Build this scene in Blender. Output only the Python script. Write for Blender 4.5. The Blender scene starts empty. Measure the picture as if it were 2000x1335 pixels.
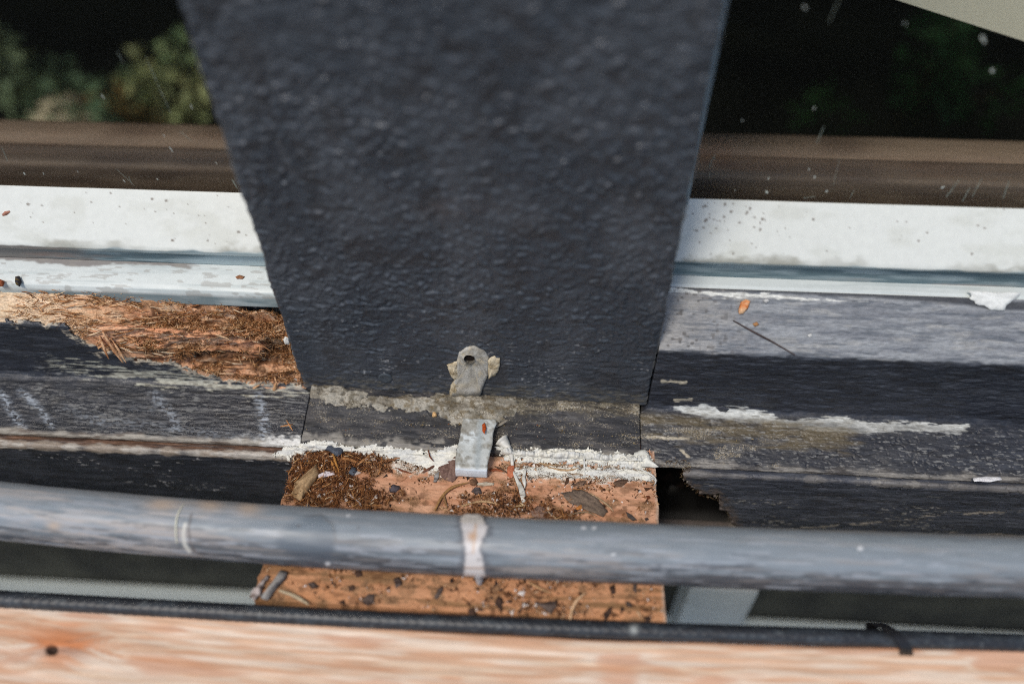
import bpy, math, random
import numpy as np
from mathutils import Matrix

# ------------------------------------------------------------------ camera, world, sun, exposure
sc = bpy.context.scene
random.seed(7)
RNG = np.random.default_rng(11)
# rows: world axes (x right along the wall, y into the wall, z up) in camera axes (right, down, forward)
RW = np.array([[.99825502, .03933209, -.04404427],
               [.05871131, -.7408843, .66906161],
               [-.00631612, -.67048001, -.74190071]])
CAM = np.array([28.527, -194.945, 247.086])      # millimetres
FPX = 1527.0
cd = bpy.data.cameras.new('camera')
cam = bpy.data.objects.new('camera', cd)
sc.collection.objects.link(cam)
cd.sensor_width = 36.0
cd.lens = FPX / 2000 * 36
cd.clip_start = .002
cd.clip_end = 400
r_, d_, f_ = RW[:, 0], RW[:, 1], RW[:, 2]
cam.matrix_world = Matrix(((r_[0], -d_[0], -f_[0], CAM[0] / 1000), (r_[1], -d_[1], -f_[1], CAM[1] / 1000),
                           (r_[2], -d_[2], -f_[2], CAM[2] / 1000), (0, 0, 0, 1)))
cd.dof.use_dof = True
cd.dof.focus_distance = .302
cd.dof.aperture_fstop = 2.7
sc.camera = cam

SUN_EL, SUN_AZ = math.radians(60), math.radians(212)     # azimuth clockwise from +y: 180 = from the viewer's side
w = bpy.data.worlds.new('World'); sc.world = w
w.use_nodes = True
nt = w.node_tree; nt.nodes.clear()
sky = nt.nodes.new('ShaderNodeTexSky'); sky.sky_type = 'NISHITA'; sky.sun_disc = False
sky.sun_elevation = SUN_EL; sky.sun_rotation = SUN_AZ
sky.air_density = 1.0; sky.dust_density = 1.6; sky.ozone_density = 1.0
bg = nt.nodes.new('ShaderNodeBackground'); bg.inputs['Strength'].default_value = .10
wo = nt.nodes.new('ShaderNodeOutputWorld')
nt.links.new(sky.outputs[0], bg.inputs['Color']); nt.links.new(bg.outputs[0], wo.inputs['Surface'])
sl = bpy.data.lights.new('sun', 'SUN'); sl.energy = 1.5; sl.angle = math.radians(16); sl.color = (1, .93, .83)
so = bpy.data.objects.new('sun', sl); sc.collection.objects.link(so)
so.rotation_euler = (math.radians(90) - SUN_EL, 0, math.pi - SUN_AZ)
sc.view_settings.view_transform = 'Standard'
sc.view_settings.look = 'None'
sc.view_settings.gamma = 1
sc.view_settings.use_curve_mapping = False
sc.view_settings.exposure = 0.5
sc.cycles.max_bounces = 6
sc.cycles.transparent_max_bounces = 12
sc.cycles.use_denoising = False
sc.cycles.filter_width = 1.0
sc.cycles.sample_clamp_direct = 3.0
sc.cycles.sample_clamp_indirect = 1.5

# ------------------------------------------------------------------ numeric helpers (millimetres)
def ray(px, py): return RW @ np.array([px - 1000, py - 667.5, FPX])
def on(axis, val, px, py):
    r = ray(px, py); return CAM + (val - CAM[axis]) / r[axis] * r
def on_plane(p0, n, px, py):
    r = ray(px, py); n = np.array(n, float)
    return CAM + ((np.array(p0, float) - CAM) @ n) / (r @ n) * r
def proj(V):
    v = (V - CAM) @ RW
    return 1000 + FPX * v[..., 0] / v[..., 2], 667.5 + FPX * v[..., 1] / v[..., 2]

def _hash(i, j, k, seed):
    h = (i.astype(np.uint32) * np.uint32(374761393) + j.astype(np.uint32) * np.uint32(668265263)
         + k.astype(np.uint32) * np.uint32(2147483647) + np.uint32((seed * 1274126177) & 0xffffffff))
    h = (h ^ (h >> np.uint32(13))) * np.uint32(1274126177)
    h ^= h >> np.uint32(16)
    return h.astype(np.float64) / 2147483647.5 - 1
def vn(x, y, z=0., seed=0):
    x, y, z = np.broadcast_arrays(np.asarray(x, float), np.asarray(y, float), np.asarray(z, float))
    xi, yi, zi = np.floor(x), np.floor(y), np.floor(z)
    fx, fy, fz = x - xi, y - yi, z - zi
    xi, yi, zi = xi.astype(np.int64), yi.astype(np.int64), zi.astype(np.int64)
    ux, uy, uz = (t * t * t * (t * (t * 6 - 15) + 10) for t in (fx, fy, fz))
    flat = not np.any(fz)
    def layer(kk):
        a = _hash(xi, yi, kk, seed); b = _hash(xi + 1, yi, kk, seed)
        c = _hash(xi, yi + 1, kk, seed); d = _hash(xi + 1, yi + 1, kk, seed)
        return (a + (b - a) * ux) * (1 - uy) + (c + (d - c) * ux) * uy
    A = layer(zi)
    if flat: return A
    return A + (layer(zi + 1) - A) * uz
def fbm(x, y, z=0., o=4, seed=0, g=.5):
    s = 0; a = 1; t = 0
    for k in range(o):
        s = s + a * vn(x * 2 ** k + 17.3 * k, y * 2 ** k + 5.1 * k, np.asarray(z) * 2 ** k, seed + k * 7)
        t += a; a *= g
    return s / t * 1.6
def ss(a, b, x):
    t = np.clip((x - a) / (b - a), 0, 1); return t * t * (3 - 2 * t)
def mix(a, b, t):
    t = np.asarray(t)
    if np.ndim(a) == 1 or np.ndim(a) > np.ndim(t): t = t[..., None]
    return a * (1 - t) + b * t
def S(r, g, b):
    c = np.array([r, g, b]) / 255.
    return np.where(c <= .04045, c / 12.92, ((c + .055) / 1.055) ** 2.4)
def sd(px, py, poly):
    """signed distance in pixels to a polygon, negative inside"""
    P = np.array(poly, float); n = len(P)
    d = np.full(np.shape(px), 1e18); ins = np.zeros(np.shape(px), bool)
    for i in range(n):
        a, b = P[i], P[(i + 1) % n]
        e = b - a; wx, wy = px - a[0], py - a[1]
        t = np.clip((wx * e[0] + wy * e[1]) / (e @ e + 1e-9), 0, 1)
        d = np.minimum(d, (wx - e[0] * t) ** 2 + (wy - e[1] * t) ** 2)
        c = (a[1] > py) != (b[1] > py)
        if a[1] != b[1]:
            ins ^= c & (px < (b[0] - a[0]) * (py - a[1]) / (b[1] - a[1]) + a[0])
    d = np.sqrt(d)
    return np.where(ins, -d, d)
def seg(px, py, pts):
    d = np.full(np.shape(px), 1e18)
    for a, b in zip(pts[:-1], pts[1:]):
        a = np.array(a, float); b = np.array(b, float); e = b - a
        wx, wy = px - a[0], py - a[1]
        t = np.clip((wx * e[0] + wy * e[1]) / (e @ e + 1e-9), 0, 1)
        d = np.minimum(d, (wx - e[0] * t) ** 2 + (wy - e[1] * t) ** 2)
    return np.sqrt(d)

# ------------------------------------------------------------------ object helpers
ROOT_LOC = {}
def tag(o, label=None, cat=None, group=None, kind=None):
    if label: o['label'] = label
    if cat: o['category'] = cat
    if group: o['group'] = group
    if kind: o['kind'] = kind
    return o
def thing(name, label, cat, loc, group=None):
    o = bpy.data.objects.new(name, None); sc.collection.objects.link(o)
    o.empty_display_size = .01
    o.location = [c / 1000 for c in loc]
    ROOT_LOC[o] = np.array(loc, float)
    return tag(o, label, cat, group)
def mesh(name, V, faces, mat, parent=None, origin=None, col=None, smooth=True, quads=None):
    V = np.asarray(V, float).reshape(-1, 3)
    me = bpy.data.meshes.new(name)
    if parent is not None:
        off = ROOT_LOC[parent]; o_loc = np.zeros(3)
        if origin is not None: o_loc = np.array(origin, float) - off
    else:
        off = np.zeros(3)
        o_loc = np.array(origin, float) if origin is not None else np.array([V[:, 0].mean(), V[:, 1].mean(), V[:, 2].min()])
    L = (V - off - o_loc) / 1000
    if quads is not None:
        Q = np.asarray(quads, np.int32)
        me.vertices.add(len(L)); me.vertices.foreach_set('co', L.ravel().astype(np.float32))
        extra = faces or []
        nl = Q.size + sum(len(f) for f in extra)
        me.loops.add(nl); me.polygons.add(len(Q) + len(extra))
        lv = np.concatenate([Q.ravel()] + [np.asarray(f, np.int32) for f in extra]) if extra else Q.ravel()
        me.loops.foreach_set('vertex_index', lv.astype(np.int32))
        k = Q.shape[1]
        st = list(range(0, Q.size, k)); p = Q.size
        for f in extra: st.append(p); p += len(f)
        me.polygons.foreach_set('loop_start', np.array(st, np.int32))
        me.update(calc_edges=True); me.validate()
    else:
        me.from_pydata([tuple(v) for v in L], [], [list(map(int, f)) for f in faces]); me.update()
    me.polygons.foreach_set('use_smooth', np.full(len(me.polygons), smooth))
    if col is not None:
        col = np.asarray(col, float)
        if col.ndim == 1: col = np.tile(col, (len(V), 1))
        col = col.reshape(-1, col.shape[-1])
        if col.shape[1] == 5:
            da = me.attributes.new('dust', 'FLOAT', 'POINT'); da.data.foreach_set('value', np.clip(col[:, 4], 0, 1).astype(np.float32)); col = col[:, :4]
        if col.shape[1] == 3: col = np.hstack([col, np.full((len(col), 1), .7)])
        a = me.color_attributes.new('col', 'FLOAT_COLOR', 'POINT')
        a.data.foreach_set('color', np.clip(col, 0, 1).astype(np.float32).ravel())
    me.materials.append(mat)
    o = bpy.data.objects.new(name, me); sc.collection.objects.link(o)
    o.location = o_loc / 1000
    if parent is not None:
        o.parent = parent; ROOT_LOC[o] = off + o_loc
    else:
        ROOT_LOC[o] = o_loc
    return o
def normals(V, toward=None):
    du = np.gradient(V, axis=0); dv = np.gradient(V, axis=1)
    N = np.cross(du, dv); N /= np.linalg.norm(N, axis=-1, keepdims=True) + 1e-12
    t = (CAM if toward is None else np.array(toward)) - V
    if np.sum(N * t) < 0: N = -N
    return N
def gmesh(name, V, mat, parent=None, col=None, keep=None, thick=0., closed=False, caps=False, inner=None, origin=None, smooth=True):
    """grid surface (nu, nv); keep = mask of faces; thick = depth of the lip along the cut edge"""
    nu, nv = V.shape[:2]
    idx = np.arange(nu * nv).reshape(nu, nv)
    if closed: ii = np.vstack([idx, idx[:1]])
    else: ii = idx
    Q = np.stack([ii[:-1, :-1], ii[:-1, 1:], ii[1:, 1:], ii[1:, :-1]], -1)
    VV = V.reshape(-1, 3); CC = None if col is None else col.reshape(-1, col.shape[-1])
    extra = []
    if caps: extra = [idx[:, 0].tolist(), idx[::-1, -1].tolist()]
    if keep is not None:
        q = Q[keep]
        if thick > 0:
            inn = (V - normals(V) * thick if inner is None else inner).reshape(-1, 3)
            off = len(VV); VV = np.vstack([VV, inn]); CC = None if CC is None else np.vstack([CC, CC])
            K = np.pad(keep, 1)
            sk = []
            a = K[1:-1, 1:-1]
            for (di, dj, c0, c1) in ((-1, 0, 0, 1), (1, 0, 2, 3), (0, -1, 3, 0), (0, 1, 1, 2)):
                nb = K[1 + di:K.shape[0] - 1 + di, 1 + dj:K.shape[1] - 1 + dj]
                e = Q[a & ~nb]
                if len(e): sk.append(np.stack([e[:, c0], e[:, c0] + off, e[:, c1] + off, e[:, c1]], -1))
            if sk: q = np.vstack([q] + sk)
        used, inv = np.unique(q, return_inverse=True)
        q = inv.reshape(q.shape); VV = VV[used]; CC = None if CC is None else CC[used]
        return mesh(name, VV, None, mat, parent, origin, CC, smooth, quads=q)
    return mesh(name, VV, extra, mat, parent, origin, CC, smooth, quads=Q.reshape(-1, 4))
def chain(pts, step):
    """resample a polyline (y,z) to a step; pts may hold a third value that overrides the step of the piece that starts there"""
    out = []
    for a, b in zip(pts[:-1], pts[1:]):
        st = a[2] if len(a) > 2 else step
        L = math.dist(a[:2], b[:2]); n = max(1, int(round(L / st)))
        for k in range(n): out.append((a[0] + (b[0] - a[0]) * k / n, a[1] + (b[1] - a[1]) * k / n))
    out.append(pts[-1][:2])
    return np.array(out)
def smooth_path(P, n):
    for _ in range(n):
        Q = P.copy(); Q[1:-1] = P[:-2] * .25 + P[1:-1] * .5 + P[2:] * .25; P = Q
    return P
def xs(*parts):
    o = []
    for a, b, st in parts:
        n = max(1, int(round(abs(b - a) / st))); o += [a + (b - a) * k / n for k in range(n)]
    o.append(parts[-1][1]); return np.array(o)
def arc(P, V):
    L = np.concatenate([[0], np.cumsum(np.linalg.norm(np.diff(P, axis=0), axis=1))])
    return L[:, None] + 0 * V[..., 0]
def extrude(prof, X):
    V = np.zeros((len(prof), len(X), 3)); V[..., 0] = X[None]; V[..., 1] = prof[:, :1]; V[..., 2] = prof[:, 1:]
    return V
def box(name, x0, x1, y0, y1, z0, z1, mat, parent=None, col=None, bev=0., origin=None):
    b = min(bev, (x1 - x0) * .4, (y1 - y0) * .4, (z1 - z0) * .4)
    import bmesh
    bm = bmesh.new(); bmesh.ops.create_cube(bm, size=1)
    for v in bm.verts:
        v.co.x = x0 if v.co.x < 0 else x1; v.co.y = y0 if v.co.y < 0 else y1; v.co.z = z0 if v.co.z < 0 else z1
    if b > 0: bmesh.ops.bevel(bm, geom=bm.edges[:], offset=b, segments=2, affect='EDGES', profile=.6)
    V = [tuple(v.co) for v in bm.verts]; F = [[v.index for v in f.verts] for f in bm.faces]
    bm.verts.index_update(); F = [[v.index for v in f.verts] for f in bm.faces]; bm.free()
    return mesh(name, V, F, mat, parent, origin, col, smooth=False)

def mat(name, color=None, rough=.6, spec=.5, grain=(1, 1, 1), gscale=1.0, amt=.25, bump=.15, bscale=2.0, bgrain=None, coat=0., dust=None, dgrain=(.7, 1, 1), dscale=2.6):
    """colour and roughness from the 'col' attribute (or one colour), fine grain and relief from noise in object space"""
    m = bpy.data.materials.new(name); m.use_nodes = True
    t = m.node_tree; N = t.nodes; L = t.links; N.clear()
    out = N.new('ShaderNodeOutputMaterial'); b = N.new('ShaderNodeBsdfPrincipled'); L.new(b.outputs[0], out.inputs[0])
    tc = N.new('ShaderNodeTexCoord')
    def noise(g, s, det=5, ro=.6):
        mp = N.new('ShaderNodeMapping'); mp.inputs['Scale'].default_value = [1000 * k for k in g]
        L.new(tc.outputs['Object'], mp.inputs[0])
        n = N.new('ShaderNodeTexNoise'); n.inputs['Scale'].default_value = s; n.inputs['Detail'].default_value = det
        n.inputs['Roughness'].default_value = ro
        L.new(mp.outputs[0], n.inputs['Vector']); return n
    n1 = noise(grain, gscale)
    mr = N.new('ShaderNodeMapRange'); mr.inputs['From Min'].default_value = .3; mr.inputs['From Max'].default_value = .7
    mr.inputs['To Min'].default_value = 1 - amt; mr.inputs['To Max'].default_value = 1 + amt
    L.new(n1.outputs['Fac'], mr.inputs[0])
    vm = N.new('ShaderNodeVectorMath'); vm.operation = 'SCALE'
    if color is None:
        at = N.new('ShaderNodeAttribute'); at.attribute_name = 'col'
        L.new(at.outputs['Color'], vm.inputs[0]); L.new(at.outputs['Alpha'], b.inputs['Roughness'])
    else:
        vm.inputs[0].default_value = color; b.inputs['Roughness'].default_value = rough
    L.new(mr.outputs[0], vm.inputs['Scale']); csock = vm.outputs[0]
    if dust is not None:
        # fine grit: noise thresholded by how dusty the spot is
        dn = noise(dgrain, dscale, 3, .7); da = N.new('ShaderNodeAttribute'); da.attribute_name = 'dust'
        ad = N.new('ShaderNodeMath'); ad.operation = 'MULTIPLY_ADD'; ad.inputs[1].default_value = .5
        L.new(da.outputs['Fac'], ad.inputs[0]); L.new(dn.outputs['Fac'], ad.inputs[2])
        r2 = N.new('ShaderNodeMapRange'); r2.interpolation_type = 'SMOOTHSTEP'; r2.inputs['From Min'].default_value = .70; r2.inputs['From Max'].default_value = .84
        L.new(ad.outputs[0], r2.inputs[0])
        dc = noise((1, 1, 1), 1.1, 3); cr = N.new('ShaderNodeMix'); cr.data_type = 'RGBA'
        cr.inputs['A'].default_value = (*dust[0], 1); cr.inputs['B'].default_value = (*dust[1], 1)
        r3 = N.new('ShaderNodeMapRange'); r3.inputs['From Min'].default_value = .38; r3.inputs['From Max'].default_value = .62
        L.new(dc.outputs['Fac'], r3.inputs[0]); L.new(r3.outputs[0], cr.inputs['Factor'])
        mx = N.new('ShaderNodeMix'); mx.data_type = 'RGBA'
        L.new(r2.outputs[0], mx.inputs['Factor']); L.new(csock, mx.inputs['A']); L.new(cr.outputs['Result'], mx.inputs['B']); csock = mx.outputs['Result']
    L.new(csock, b.inputs['Base Color'])
    b.inputs['Specular IOR Level'].default_value = spec
    b.inputs['Coat Weight'].default_value = coat
    if bump > 0:
        n2 = noise(bgrain or grain, bscale, 4, .65)
        bp = N.new('ShaderNodeBump'); bp.inputs['Strength'].default_value = 1.0; bp.inputs['Distance'].default_value = bump / 1000
        L.new(n2.outputs['Fac'], bp.inputs['Height']); L.new(bp.outputs[0], b.inputs['Normal'])
    return m

M_post = mat('pebbled_black_paint', amt=.18, gscale=.9, bump=.16, bscale=1.3, spec=.6)
M_black = mat('weathered_black_paint', grain=(.25, 1, 1), gscale=1.6, amt=.3, bump=.2, bscale=1.8, bgrain=(.22, 1, 1), spec=.5, dust=(S(176, 170, 156), S(132, 116, 84)))
M_white = mat('white_frame_paint', amt=.04, gscale=.4, bump=.02, bscale=.8, spec=.4)
M_rot = mat('rotted_wood_surface', grain=(.5, 1, 1), gscale=2.2, amt=.4, bump=.3, bscale=2.2, spec=.15)
M_fibre = mat('wood_fibre', amt=.2, gscale=1.5, bump=0, spec=.15)
M_cedar = mat('cedar_block', grain=(.3, 1, 1), gscale=1.8, amt=.14, bump=.14, bscale=2.2, spec=.2, dust=(S(86, 60, 42), S(150, 116, 84)), dgrain=(1, 1, 1))
M_seal = mat('white_sealant', amt=.08, gscale=1.2, bump=.08, bscale=1.6, spec=.4, dust=(S(110, 98, 84), S(84, 70, 56)), dgrain=(1, 1, 1))
M_grit = mat('gritty_filler', amt=.28, gscale=1.8, bump=.25, bscale=2.0, spec=.2, dust=(S(92, 80, 60), S(206, 198, 180)), dgrain=(1, 1, 1))
M_rail = mat('grey_rail_paint', grain=(.08, 1, 1), gscale=.8, amt=.10, bump=.05, bscale=1.2, bgrain=(.1, 1, 1), spec=.45)
M_wood = mat('whitewashed_timber', grain=(.06, 1, 1), gscale=.8, amt=.14, bump=.08, bscale=1.0, bgrain=(.06, 1, 1), spec=.2)
M_hose = mat('black_braided_rubber', amt=.2, gscale=.8, bump=.05, spec=.5)
M_metal = mat('galvanised_strip', amt=.12, gscale=1.2, bump=.05, bscale=2, spec=.5)
M_bits = mat('dry_plant_litter', amt=.3, gscale=1.6, bump=.15, bscale=2.5, spec=.2)
M_dark = mat('dark_interior', color=S(24, 24, 21), rough=.8, amt=.2, gscale=.02, bump=0)
M_lower = mat('stained_lower_wall', color=S(54, 52, 42), rough=.8, amt=.85, gscale=.03, bump=.5, bscale=.05)
M_soil = mat('garden_ground', color=S(40, 44, 30), rough=.95, amt=.6, gscale=.004, bump=8, bscale=.02)

# ------------------------------------------------------------------ ground, house shell, room
G = 6000.
gx = np.concatenate([-np.geomspace(200000, 300, 24), np.linspace(-250, 250, 5), np.geomspace(300, 200000, 24)])
V = np.zeros((len(gx), len(gx), 3)); V[..., 0] = gx[None]; V[..., 1] = gx[:, None] - 400
V[..., 2] = -900 + 25 * fbm(V[..., 0] / 700, V[..., 1] / 700, o=3, seed=3)
tag(gmesh('ground', V, M_soil, origin=(0, 0, -900)), kind='structure')

wall = thing('house_wall', 'dark stained house wall below the window sills', 'wall', (0, 60, -900))
box('lower_wall', -2200, 2200, -6, 120, -905, -76, M_lower, wall)
box('wall_header', -2200, 2200, 2, 120, 720, 1500, M_lower, wall)
box('side_wall', -2200, -800, 2, 120, -75, 719, M_lower, wall)
box('side_wall', 800, 2200, 2, 120, -75, 719, M_lower, wall)
# the room behind the glass, open towards the windows
x0, x1, y0, y1, z0, z1 = -2100, 2100, 121, 2600, -700, 1400
RV = [(x0, y0, z0), (x1, y0, z0), (x1, y1, z0), (x0, y1, z0), (x0, y0, z1), (x1, y0, z1), (x1, y1, z1), (x0, y1, z1)]
tag(mesh('room_interior', RV, [(0, 1, 2, 3), (7, 6, 5, 4), (1, 5, 6, 2), (2, 6, 7, 3), (3, 7, 4, 0)], M_dark, smooth=False), kind='structure')

# pale trim board low on the wall, seen through the gap under the grey rail
tb = thing('trim_board', 'pale grey green trim board low on the wall, seen through the gap below the grey rail', 'trim board', (0, -20, -210))
mt = mat('pale_trim_paint', color=S(236, 242, 232), rough=.5, amt=.05, gscale=.1, bump=0)
box('board', -900, 900, -54, -6.5, -214, -184, mt, tb, bev=3)
box('wall_block', 104, 138, -22, -6.5, -183.7, -120, mat('grey_block_paint', color=S(190, 192, 188), rough=.6, amt=.08, gscale=.1, bump=0), bev=2)
tag(bpy.data.objects['wall_block'], 'pale grey block standing on the low trim board right of the cedar beam', 'block')

# ------------------------------------------------------------------ black post
def build_post():
    half = 70.
    fx = np.arange(-half + 1.6, half - 1.5, .36)
    arc = [(-half + 1.6 - 1.6 * math.sin(a), 1.6 - 1.6 * math.cos(a)) for a in np.linspace(math.pi / 2, 0, 5)]
    left = [(-half, y) for y in np.linspace(36, 2, 30)]
    prof = left + arc[:-1] + [(x, 0.) for x in fx] + [(-x, y) for x, y in arc[::-1][1:]] + [(half, y) for y in np.linspace(2, 36, 30)]
    back = [(half, 60), (-half, 60)]
    P = np.array(prof + back)
    Z = np.concatenate([np.arange(-4, 178, .4), np.linspace(180, 719, 30)])
    V = np.zeros((len(Z), len(P), 3)); V[..., 0] = P[None, :, 0]; V[..., 1] = P[None, :, 1]; V[..., 2] = Z[:, None]
    x, y, z = V[..., 0], V[..., 1], V[..., 2]
    wx = x + 1.2 * vn(x / 5, z / 5, y / 5, 5); wz = z + 1.2 * vn(x / 5, z / 5, y / 5, 9)
    lump = fbm(wx / 2.05, wz / 1.6, y / 2.0, 3, 21, .5)
    lump = np.where(lump > 0, lump, lump * .55)
    grain = fbm(wx / 5, wz / 1.1, y / 3, 3, 33)
    t = ss(4, 60, z)
    amp = .9 + .2 * ss(-.5, .6, fbm(x / 40, z / 40, o=3, seed=18))
    d = .62 * amp * lump * (.4 + .6 * t) + .26 * grain * (1 - .7 * t) + .10 * vn(x / 30, z / 22, y / 20, 4)
    dense = (z < 179)
    d = d * dense
    N = np.zeros_like(V)
    N[..., 1] = -(1 - ss(0, 1.6, y)); N[..., 0] = np.sign(x) * ss(0, 1.6, y) * (np.abs(x) > half - 1.7)
    V = V + N * d[..., None]
    # a little wander of the side arrises
    V[..., 0] += np.sign(x) * (np.abs(x) > half - 1.7) * .35 * fbm(z / 14, y * 0 + np.sign(x) * 3, o=3, seed=8)
    px, py = proj(V)
    c = mix(S(55, 60, 67), S(69, 73, 79), ss(-.5, .8, fbm(x / 18, z / 18, y, 4, 12)))
    c = mix(c, S(46, 45, 47), ss(.2, .8, fbm(x / 9, z / 7, y, 3, 15)) * .5)
    m = np.exp(-((px - 895) ** 2 / 60 ** 2 + (py - 408) ** 2 / 22 ** 2)) * (.5 + .5 * fbm(x / 3, z / 3, o=3, seed=2))
    c = mix(c, S(92, 86, 86), np.clip(m, 0, 1) * .5)
    sc = ss(.62, .8, fbm(x / 1.6 + z / 9, z / 26, y, 3, 47)) * ss(.1, .5, vn(x / 26, z / 40, y, 48))
    c = mix(c, S(84, 86, 90), np.clip(sc, 0, 1) * .35)
    fl = ss(.62, .8, vn(x / 1.3, z / .8, y, 44)) * ss(.2, .5, vn(x / 11, z / 9, y, 45)) * (1 - ss(15, 60, z))
    c = mix(c, S(150, 150, 150), fl * .6)
    # worn pale arris of the left edge low down
    e = ss(1.2, 0, np.abs(np.abs(x) - half)) * ss(1, -.2, vn(z / 3, x * 0, seed=6) + .2) * (y < 2.2) * (1 - ss(5, 50, z))
    c = mix(c, S(170, 165, 155), np.clip(e, 0, 1) * .55)
    # dusty foot of the front face
    foot = ss(9, 0, z + 3 * fbm(x / 8, z / 4, o=3, seed=30)) * (y < 1)
    c = mix(c, S(98, 92, 78), foot * .55 * ss(-.3, .4, fbm(x / 2, z / 1, o=3, seed=31)))
    rg = np.clip(.35 + .08 * fbm(x / 4, z / 4, y, 3, 50) + .05 * fbm(x / 45, z / 45, y, 3, 51) + .3 * foot, .25, .9)
    col = np.concatenate([c, rg[..., None]], -1)
    root = thing('wooden_post', 'broad black painted post with pebbly paint standing between the two windows', 'post', (0, 30, -4))
    gmesh('shaft', np.swapaxes(V, 0, 1), M_post, root, np.swapaxes(col, 0, 1), closed=True, caps=True)
    # plugged screw hole near the foot
    c0 = on(1, -.2, 752, 738); R = 2.4
    V = [(c0[0], c0[1] - .25, c0[2])]; F = []
    for k, (r, h) in enumerate(((1.3, -.2), (1.9, -.35), (2.4, -.5), (2.9, .2))):
        for a in range(20):
            th = a / 20 * 2 * math.pi; rr = r * (1 + .05 * math.sin(3 * th + k))
            V.append((c0[0] + rr * math.cos(th), c0[1] + h * .9, c0[2] + rr * math.sin(th)))
    for a in range(20): F.append((0, 1 + a, 1 + (a + 1) % 20))
    for k in range(3):
        for a in range(20): F.append((1 + k * 20 + a, 1 + k * 20 + 20 + a, 1 + k * 20 + 20 + (a + 1) % 20, 1 + k * 20 + (a + 1) % 20))
    mesh('screw_plug', V, F, M_post, root, col=np.append(S(66, 72, 78), .4))
    # two knobs of white sealant stuck to the left arris
    for (px, py, r) in ((560, 665, 1.5), (578, 741, .9)):
        p = on(1, .5, px, py); blob('sealant_dab', p, (r * .7, r * .6, r * 1.3), S(222, 218, 208), root, M_seal, 6)
    return root

def blob(name, p, r, c, parent, m, seed, amp=.3, n=12):
    V = []; F = []
    for i in range(n + 1):
        th = math.pi * i / n
        for j in range(2 * n):
            ph = math.pi * j / n
            V.append((math.sin(th) * math.cos(ph), math.sin(th) * math.sin(ph), math.cos(th)))
    V = np.array(V)
    k = 1 + amp * fbm(V[:, 0] * 1.7 + seed, V[:, 1] * 1.7, V[:, 2] * 1.7 + .01, 3, seed)
    V = V * k[:, None] * np.array(r) + np.array(p)
    for i in range(n):
        for j in range(2 * n):
            a = i * 2 * n + j; b = i * 2 * n + (j + 1) % (2 * n)
            F.append((a, b, b + 2 * n, a + 2 * n))
    return mesh(name, V, F, m, parent, col=np.append(c, .6))

POST = build_post()

# ------------------------------------------------------------------ windows
def glass_mat():
    m = bpy.data.materials.new('window_glass'); m.use_nodes = True
    t = m.node_tree; N = t.nodes; L = t.links; N.clear()
    out = N.new('ShaderNodeOutputMaterial'); mx = N.new('ShaderNodeMixShader')
    tr = N.new('ShaderNodeBsdfTransparent'); tr.inputs[0].default_value = (.93, .94, .92, 1)
    gl = N.new('ShaderNodeBsdfGlossy'); gl.inputs['Roughness'].default_value = 0.0
    ge = N.new('ShaderNodeNewGeometry'); dp = N.new('ShaderNodeVectorMath'); dp.operation = 'DOT_PRODUCT'
    L.new(ge.outputs['Incoming'], dp.inputs[0]); L.new(ge.outputs['Normal'], dp.inputs[1])
    def M(op, a, b=None):
        n = N.new('ShaderNodeMath'); n.operation = op
        for k, v in enumerate((a, b)):
            if v is None: continue
            if isinstance(v, (int, float)): n.inputs[k].default_value = v
            else: L.new(v, n.inputs[k])
        return n.outputs[0]
    q = M('POWER', M('SUBTRACT', 1.0, M('ABSOLUTE', dp.outputs['Value'])), 5.0)
    L.new(M('MULTIPLY_ADD', q, .96) if False else M('ADD', M('MULTIPLY', q, .96), .042), mx.inputs[0]); L.new(tr.outputs[0], mx.inputs[1]); L.new(gl.outputs[0], mx.inputs[2]); L.new(mx.outputs[0], out.inputs[0])
    return m
M_glass = glass_mat()

def frame_part(name, prof, X, root, step, colfn, sm=2):
    P = chain(prof, step); V = extrude(P, X)
    V[..., 1] += .05 * fbm(V[..., 0] / 20, V[..., 2] / 6, o=2, seed=3)
    return gmesh(name, V, M_white, root, colfn(V), closed=True, caps=True)

WHITE, TEAL, GREYP = S(214, 217, 211), S(118, 140, 146), S(150, 156, 156)
SPOTS_R = [(1372 + 150 * RNG.random() ** 1.2, 395 + 60 * RNG.random(), .6 + 2.6 * RNG.random() ** 2) for _ in range(52)] + \
          [(1350 + 640 * RNG.random() ** 1.5, 400 + 110 * RNG.random(), .4 + 2.6 * RNG.random() ** 3) for _ in range(40)]
SPOTS_L = [(500 * RNG.random() ** .6, 375 + 105 * RNG.random(), .4 + 3 * RNG.random() ** 3) for _ in range(42)]
def band_col(spots):
    def f(V):
        px, py = proj(V); x, y, z = V[..., 0], V[..., 1], V[..., 2]
        c = np.broadcast_to(WHITE, V.shape).copy()
        c = mix(c, S(196, 198, 188), ss(.0, .9, fbm(x / 14, z / 5, o=4, seed=4)) * .5)
        for (a, b, r) in spots:
            q = (px > a - 12) & (px < a + 12) & (py > b - 9) & (py < b + 9)
            if q.any():
                d = np.hypot((px[q] - a), (py[q] - b) * 1.3) + 1.2 * vn(px[q] / 3, py[q] / 3, seed=2)
                c[q] = mix(c[q], S(112, 100, 88), ss(r + 1.2, r - .6, d) * .85)
        return np.concatenate([c, np.full(c.shape[:2] + (1,), .42)], -1)
    return f

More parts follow.
